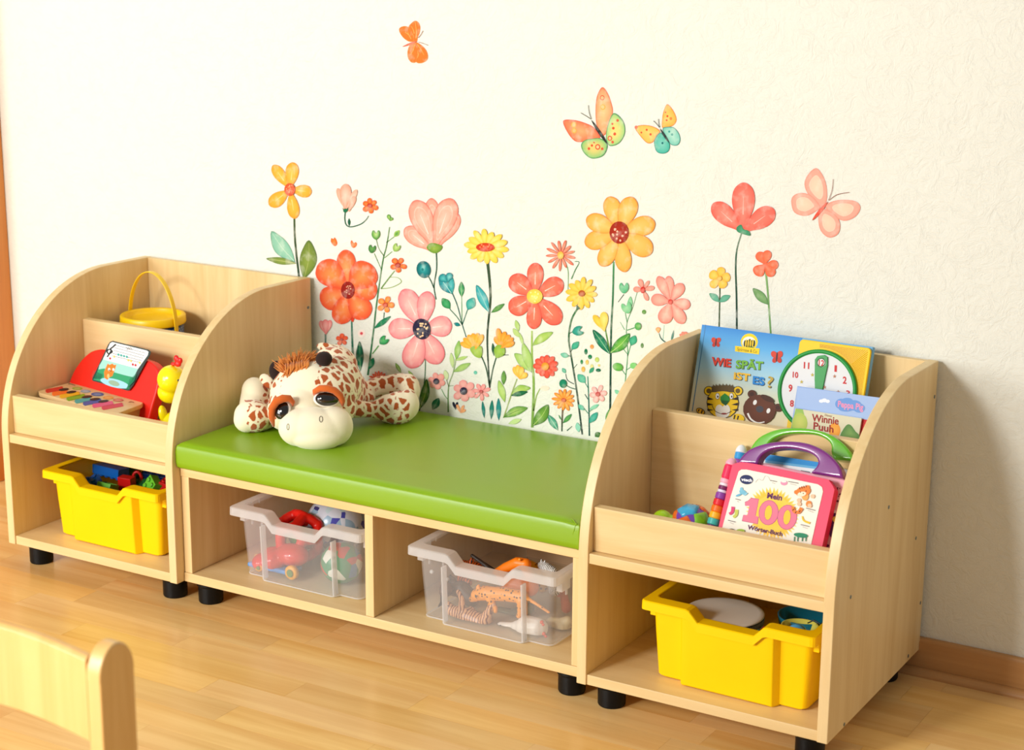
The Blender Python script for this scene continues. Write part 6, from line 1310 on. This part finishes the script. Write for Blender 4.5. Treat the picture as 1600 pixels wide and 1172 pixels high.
def word_book():
    b = empty('toy_word_book', (1.64, -.37, SH), 'pink electronic toy picture book with a big 100 on it and a purple handle', 'toy book')
    PKM = plain((236, 44, 90), .42, spec=.35); LP = plain((248, 180, 196), .45, spec=.3)
    # back shell
    PBk = Pl(PA.O-PA.N*.024, PA.U, PA.V)
    uv = [PBk.px(*p) for p in Y_((705, 340), (760, 290), (900, 310), (1200, 372), (1500, 430), (1530, 470), (1400, 1050), (1380, 1060), (520, 860), (590, 560))]
    MB().slab(PBk, clipx(PBk, clipv(PBk, uv)), -.016, 0).build('back_shell', LP, b, bevel=.003)
    a = Art(PBk, w=.0004, dw=.00004); rnd = random.Random(3)
    for k in range(26):
        x_, y_ = rnd.uniform(1400, 1476), rnd.uniform(490, 610); a.ell(*Y_((x_, y_)), .9, 1.1, (110, 40, 70))
    a.blob(Y_((1400, 700), (1440, 690), (1470, 720), (1450, 860), (1400, 870), (1380, 800)), (110, 50, 110), (90, 40, 100), n=3); a.ell(*Y_((1428, 735)), 3.2, 4.4, (250, 220, 90)); a.ell(*Y_((1420, 675)), 4, 3, (250, 240, 246))
    a.ell(*Y_((1365, 935)), 5, 2.4, (120, 30, 90))
    for k in range(7): a.ell(*Y_((1350-k*6, 690+k*36)), 3, 4, (238, 110, 60) if k % 2 else (226, 140, 60))
    a.ell(*Y_((1318, 920)), 3.5, 5.5, (60, 170, 150)); a.done('page_print', b, PG)
    # cover
    o = Y_((650, 320), (700, 303), (760, 305), (900, 330), (1340, 425), (1385, 445), (1420, 500), (1415, 560), (1330, 950), (1310, 1080), (520, 900), (545, 795), (600, 560), (630, 400))
    cv = MB().slab(PA, clipv(PA, [PA.px(*p) for p in crom(o[:9], 4, closed=False)+o[9:]])    , -.020, 0).build('cover', PKM, b, bevel=.003, seg=3)
    W_ = Pl(PA.P(0, 0, .0004), PA.U, PA.V)
    pg = Y_((700, 372), (720, 358), (760, 358), (1300, 470), (1330, 490), (1338, 525), (1300, 690), (1230, 1010), (560, 880), (575, 800), (640, 560))
    MB().slab(W_, clipv(W_, [W_.px(*p) for p in pg]), 0, .0006).build('page', plain((246, 240, 224), .5, spec=.25), cv)
    a = Art(Pl(W_.P(0, 0, .0007), PA.U, PA.V), w=.00005, dw=.00004)
    # sunburst
    cx, cy = Y_((955, 690)); n = 84
    pts = []
    for k in range(n):
        t = 2*PI*k/n; rx, ry = (42, 41) if k % 2 else (33, 32)
        if k % 4 == 0: rx, ry = 36, 35
        pts.append((cx+rx*math.cos(t)+ry*math.sin(t)*-.06, cy+ry*math.sin(t)+rx*math.cos(t)*.16))
    a.blob(pts, (250, 200, 60), (250, 196, 60), (253, 224, 140), smooth=False); a.ell(cx, cy, 31, 28, (250, 196, 40), rot=.16, c2=(250, 206, 80))
    up = (.17, -1)
    def tx(t, p0, p1, h, c, bo=.02, **k): a.text(t, Y_(p0), Y_(p1), h, c, bold=bo, up=up, **k)
    tx('Mein', (912, 572), (1026, 592), 8.6, (96, 40, 90), .045)
    big = Y_((727, 735)), Y_((1128, 812))
    one = [(238, 655), (270, 642), (300, 612), (380, 624), (346, 800), (378, 808), (368, 884), (208, 852), (222, 788), (262, 795), (284, 692), (240, 694)]
    ocx, ocy = 298, 750; OUTL, FILL, SUN = (178, 96, 130), (250, 124, 148), (250, 200, 60)
    a.poly(X_(*[(ocx+(x_-ocx)*1.08, ocy+(y_-ocy)*1.05) for x_, y_ in one]), OUTL)
    for zx, zy in ((490, 766), (690, 816)): a.ell(*X_((zx, zy)), 108*.14505, 136*.14505, OUTL, rot=.12)
    a.poly(X_(*one), FILL)
    for zx, zy in ((490, 766), (690, 816)): a.ell(*X_((zx, zy)), 101*.14505, 129*.14505, FILL, rot=.12)
    for zx, zy in ((487, 766), (688, 816)): a.ell(*X_((zx, zy)), 43*.14505, 84*.14505, OUTL, rot=.14); a.ell(*X_((zx, zy)), 38*.14505, 79*.14505, SUN, rot=.14)
    tx('Wörter-Buch', (765, 808), (1030, 862), 6.6, (96, 40, 90), .035)
    a.ell(*Y_((759, 434)), 10.4, 7.4, (28, 40, 90), rot=.12); tx('vtech', (718, 442), (800, 452), 4.6, (246, 246, 250), .04)
    def E_l(x_, y_, rx, ry, c, rot=0): a.ell(*Y_((x_, y_)), rx*.20625, ry*.20625, c, rot=rot)
    # small pictures: clouds, bowl, bird, socks, banana, table, tiger
    a.strip(Y_((826, 455), (850, 430), (880, 440), (900, 408), (925, 415), (935, 440)), .4, .4, (180, 180, 180)); E_l(1043, 458, 26, 20, (232, 150, 180)); E_l(1043, 448, 20, 9, (246, 236, 226))
    for (x0, y0, x1, y1) in ((938, 440, 990, 450), (1075, 448, 1152, 462), (675, 580, 715, 590), (620, 742, 676, 756), (1170, 775, 1235, 790), (1210, 650, 1280, 668), (1135, 912, 1172, 920)): a.strip(Y_((x0, y0), (x1, y1)), 1.1, 1.1, (130, 124, 120)); a.strip(Y_((x0+14, y0+17), (x1-14, y1+15)), .6, .6, (180, 172, 166))
    E_l(732, 530, 28, 18, (120, 190, 214), .4); E_l(722, 508, 12, 16, (130, 196, 220)); E_l(700, 552, 24, 8, (110, 180, 210), -.4); E_l(755, 545, 18, 7, (140, 200, 220), -.6)
    a.strip(Y_((658, 640), (652, 680), (630, 695)), 4.6, 3.6, (222, 70, 120)); a.strip(Y_((686, 662), (682, 700), (660, 720)), 4.6, 3.6, (200, 206, 90))
    a.strip(Y_((1182, 712), (1195, 745), (1240, 765)), 1.6, 3, (244, 196, 40)); E_l(1172, 856, 54, 18, (40, 140, 100), .12)
    for x_ in (1125, 1150, 1185, 1212): a.strip(Y_((x_, 868), (x_-3, 902)), 1.4, 1.2, (40, 130, 96))
    O_, S_ = (238, 130, 50), (110, 50, 24)
    E_l(1205, 560, 26, 34, (246, 170, 90)); E_l(1232, 620, 22, 26, (240, 140, 60)); E_l(1190, 525, 58, 38, O_, -.25); E_l(1136, 530, 15, 16, O_); E_l(1225, 492, 15, 15, O_); E_l(1180, 545, 34, 18, (252, 230, 200), -.2); E_l(1170, 530, 4, 5, S_); E_l(1212, 522, 4, 5, S_); E_l(1192, 540, 5, 4, (60, 40, 40))
    for x_, y_ in ((1158, 592), (1262, 562), (1240, 632), (1160, 620)): E_l(x_, y_, 16, 16, (248, 196, 160))
    for k in range(4): E_l(1165+k*16, 500-k*5, 3, 10, S_, -.2)
    a.strip(Y_((1180, 650), (1155, 682), (1122, 675), (1112, 640)), 5, 4, O_); 
    for x_, y_ in ((1165, 676), (1135, 684), (1116, 664)): E_l(x_, y_, 4, 11, S_, .6)
    E_l(716, 824, 32, 15, (160, 190, 60)); E_l(648, 815, 20, 8, (80, 70, 60))
    a.done('page_print', b, PG)
    # handle
    PHd = Pl(PA.O-PA.N*.022, PA.U, PA.V)
    ou = Y_((700, 322), (740, 265), (800, 212), (900, 174), (1010, 155), (1130, 153), (1250, 172), (1360, 222), (1440, 290), (1490, 360), (1508, 436))
    inn = Y_((865, 330), (872, 290), (905, 248), (960, 218), (1030, 206), (1110, 206), (1200, 222), (1270, 248), (1312, 290), (1306, 340), (1255, 392))
    o_ = arch(PHd, ou, inn, -.014, .012, 'handle', plain((124, 44, 130), .25, coat=.5), b)
    spine(b, PA, Y_((638, 262)), Y_((478, 800)), .0100, [('dome', .012, (250, 176, 196), 1), ('tube', .024, (232, 44, 92), 1), ('tube', .0075, (250, 178, 196), 1.0), ('tube', .005, (240, 226, 236), .92), ('tube', .0065, (120, 30, 90), .96), ('tube', .005, (226, 214, 236), .92), ('tube', .011, (140, 60, 160), 1.05), ('tube', .011, (224, 30, 44), 1.08), ('tube', .011, (240, 110, 20), 1.1), ('tube', .011, (250, 180, 24), 1.1), ('tube', .011, (60, 184, 176), 1.1), ('tube', .0075, (124, 40, 120), 1.0)], -.011)
word_book()
def second_book():
    OB = Pl(PA.O-PA.N*.075, PA.U, PA.V)
    b = empty('toy_word_book', (1.64, -.29, SH), 'blue and white electronic toy book with a green handle behind the pink one', 'toy book')
    uv = [OB.px(*p) for p in Y_((800, 215), (930, 240), (1320, 305), (1545, 360), (1500, 1000), (640, 900), (700, 500))]
    MB().slab(OB, clipx(OB, clipv(OB, uv)), -.014, 0).build('body', plain((236, 240, 244), .3), b, bevel=.003)
    a = Art(OB, w=.0004, dw=.00004)
    a.poly(Y_((905, 246), (960, 248), (1330, 306), (1330, 342), (900, 286)), (50, 150, 220)); a.poly(Y_((900, 286), (1330, 342), (1330, 360), (900, 304)), (110, 190, 236))
    a.strip(Y_((1170, 366), (1240, 378)), 1.2, 1.2, (120, 130, 140)); a.done('page_print', b, PG)
    ou = Y_((790, 235), (812, 185), (870, 118), (980, 68), (1100, 50), (1240, 55), (1370, 85), (1470, 140), (1545, 215), (1590, 300))
    inn = Y_((905, 260), (945, 165), (1000, 122), (1080, 98), (1190, 92), (1300, 102), (1375, 135), (1412, 180), (1412, 240), (1440, 290))
    P2 = Pl(OB.O, OB.U, OB.V)
    o_ = arch(P2, ou, inn, -.016, .010, 'handle', plain((104, 190, 40), .25, coat=.5), b)
    me = o_.data
    for v in me.vertices: v.co.x = min(v.co.x, XM-b.location.x)
    spine(b, OB, Y_((722, 165)), Y_((590, 780)), .0098, [('dome', .014, (240, 244, 248), 1), ('tube', .012, (60, 160, 224), .96), ('tube', .02, (150, 70, 160), 1), ('tube', .05, (90, 170, 220), 1)], -.004)
second_book()
def ball_toy():
    p = at(*Y_((345, 735)), 1, -.335); r = .036; c = Vector((p.x, -.335, SH+r+.001)); 
    o = empty('activity_ball', c-Vector((0, 0, r)), 'purple framed baby ball with blue, orange and lime panels beside the pink toy book', 'ball')
    MB().ball(c, r*.955, seg=32, rings=20).build('frame', plain((120, 70, 180), .3, coat=.3), o, smooth=True)
    ph = (1+5**.5)/2; F = [Vector((0, s1, s2*ph)) for s1 in (-1, 1) for s2 in (-1, 1)]; F += [Vector((v.z, v.x, v.y)) for v in F]+[Vector((v.y, v.z, v.x)) for v in F]
    axis = Vector((0, 1, ph)).normalized(); q = axis.rotation_difference(Vector((-.12, -.25, 1)).normalized())
    cols = [(60, 176, 220), (130, 196, 30), (240, 110, 30), (130, 196, 30), (60, 176, 220), (240, 80, 50)]
    for i, f in enumerate(F[:12]):
        n = (q @ f.normalized()); t = n.orthogonal().normalized(); u = n.cross(t); vs = []; fs = []
        for ring, (rr, hh) in enumerate(((.56, .80), (.54, .90), (.40, .985), (0.001, 1.03))):
            for k in range(5 if 0 else 20):
                a = 2*PI*k/20; pent = math.cos(PI/5)/math.cos((a % (2*PI/5))-PI/5); vs.append(c+n*r*hh+(t*math.cos(a)+u*math.sin(a))*r*rr*pent)
        for rg_ in range(3):
            for k in range(20): fs.append((rg_*20+k, rg_*20+(k+1) % 20, (rg_+1)*20+(k+1) % 20, (rg_+1)*20+k))
        best = n.z
        col = (60, 176, 220) if n.z > .9 else cols[1+(i % 5)]
        MB().add(vs, fs).build('panel', plain(col, .25, coat=.4), o, merge=False, smooth=True)
    p = at(*Y_((135, 722)), 1, -.355); M = plain((164, 208, 20), .3, coat=.3)
    o = empty('lime_toy', (p.x, -.355, SH), 'lime green rounded toy peeking over the rail left of the purple framed ball', 'toy'); mb = MB()
    mb.ball((p.x+.002, -.355, SH+.022), .021, .019, .022); mb.ball((p.x-.003, -.356, p.z-.002), .0165, .016, .0150); mb.ball((p.x+.012, -.352, p.z-.006), .012)
    link('body', fuse(mb, .0018, 4), o, M, smooth=True)
    for dx in (-.011, .003): MB().ball((p.x+dx, -.3705, p.z-.001), .0028).build('eye', plain((240, 240, 236), .2), o, smooth=True); MB().ball((p.x+dx, -.3728, p.z-.001), .0014).build('pupil', plain((20, 16, 14), .2), o, smooth=True)
ball_toy()

# ================================================================ child's chair in the foreground
def chair():
    xr, xl = 1.3985, 1.085; yc = -1.621; hy = .027; zt_ = .55
    c = empty('wooden_chair', ((xr+xl)/2, yc-.14, 0), 'light beech child chair seen from behind in the lower left foreground', 'chair')
    BW = wood('beech_plywood', (226, 172, 96), (242, 196, 124), 2, rough=.35, scale=.9, coat=.2); BH = wood('beech_plywood_seat', (226, 172, 96), (242, 196, 124), 0, rough=.35, scale=.9, coat=.2)
    for x0, x1 in ((xr-.021, xr), (xl, xl+.021)):
        pts = [(yc-hy, 0), (yc-hy*.98, zt_-.04)] + [(yc-hy*math.cos(PI*k/14), zt_-.036+.036*math.sin(PI*k/14)) for k in range(15)] + [(yc+hy*.98, zt_-.04), (yc+hy, 0)]
        MB().prism(pts, 0, x0, x1).build('back_post', BW, c, bevel=.0025, seg=3)
    # curved backrest board between the posts
    vs = []; fs = []; n = 24
    for k in range(n+1):
        t = k/n; x = xl+.0208+(xr-xl-.0416)*t; bow = -.0*0+.012*math.sin(PI*t); z1 = zt_-.012+.004*math.sin(PI*t); z0 = z1-.098
        y0 = yc-hy+.001+bow; y1 = y0+.014
        for a, b_ in ((y0, z0), (y0, z1-.004), (y0+.004, z1), (y1-.004, z1), (y1, z1-.004), (y1, z0)): vs.append((x, a, b_))
    for k in range(n):
        for j in range(6): fs.append((k*6+j, k*6+(j+1) % 6, (k+1)*6+(j+1) % 6, (k+1)*6+j))
    fs += [tuple(range(6))[::-1], tuple(range(6*n, 6*n+6))]
    MB().add(vs, fs).build('backrest', BW, c, bevel=.001)
    MB().box(xl+.0215, xr-.0215, yc-hy-.27, yc-hy+.01, .292, .308).build('seat', BH, c, bevel=.004, seg=3)
    for x0 in (xl, xr-.021):
        MB().box(x0, x0+.021, yc-hy-.27, yc-hy-.23, 0, .290).build('leg', BW, c, bevel=.003)
        MB().box(x0, x0+.021, yc-hy-.229, yc-hy-.0005, .245, .290).build('side_rail', BH, c, bevel=.003)
        MB().box(x0, x0+.021, yc-hy-.229, yc-hy-.0005, .09, .115).build('stretcher', BH, c, bevel=.003)
chair()
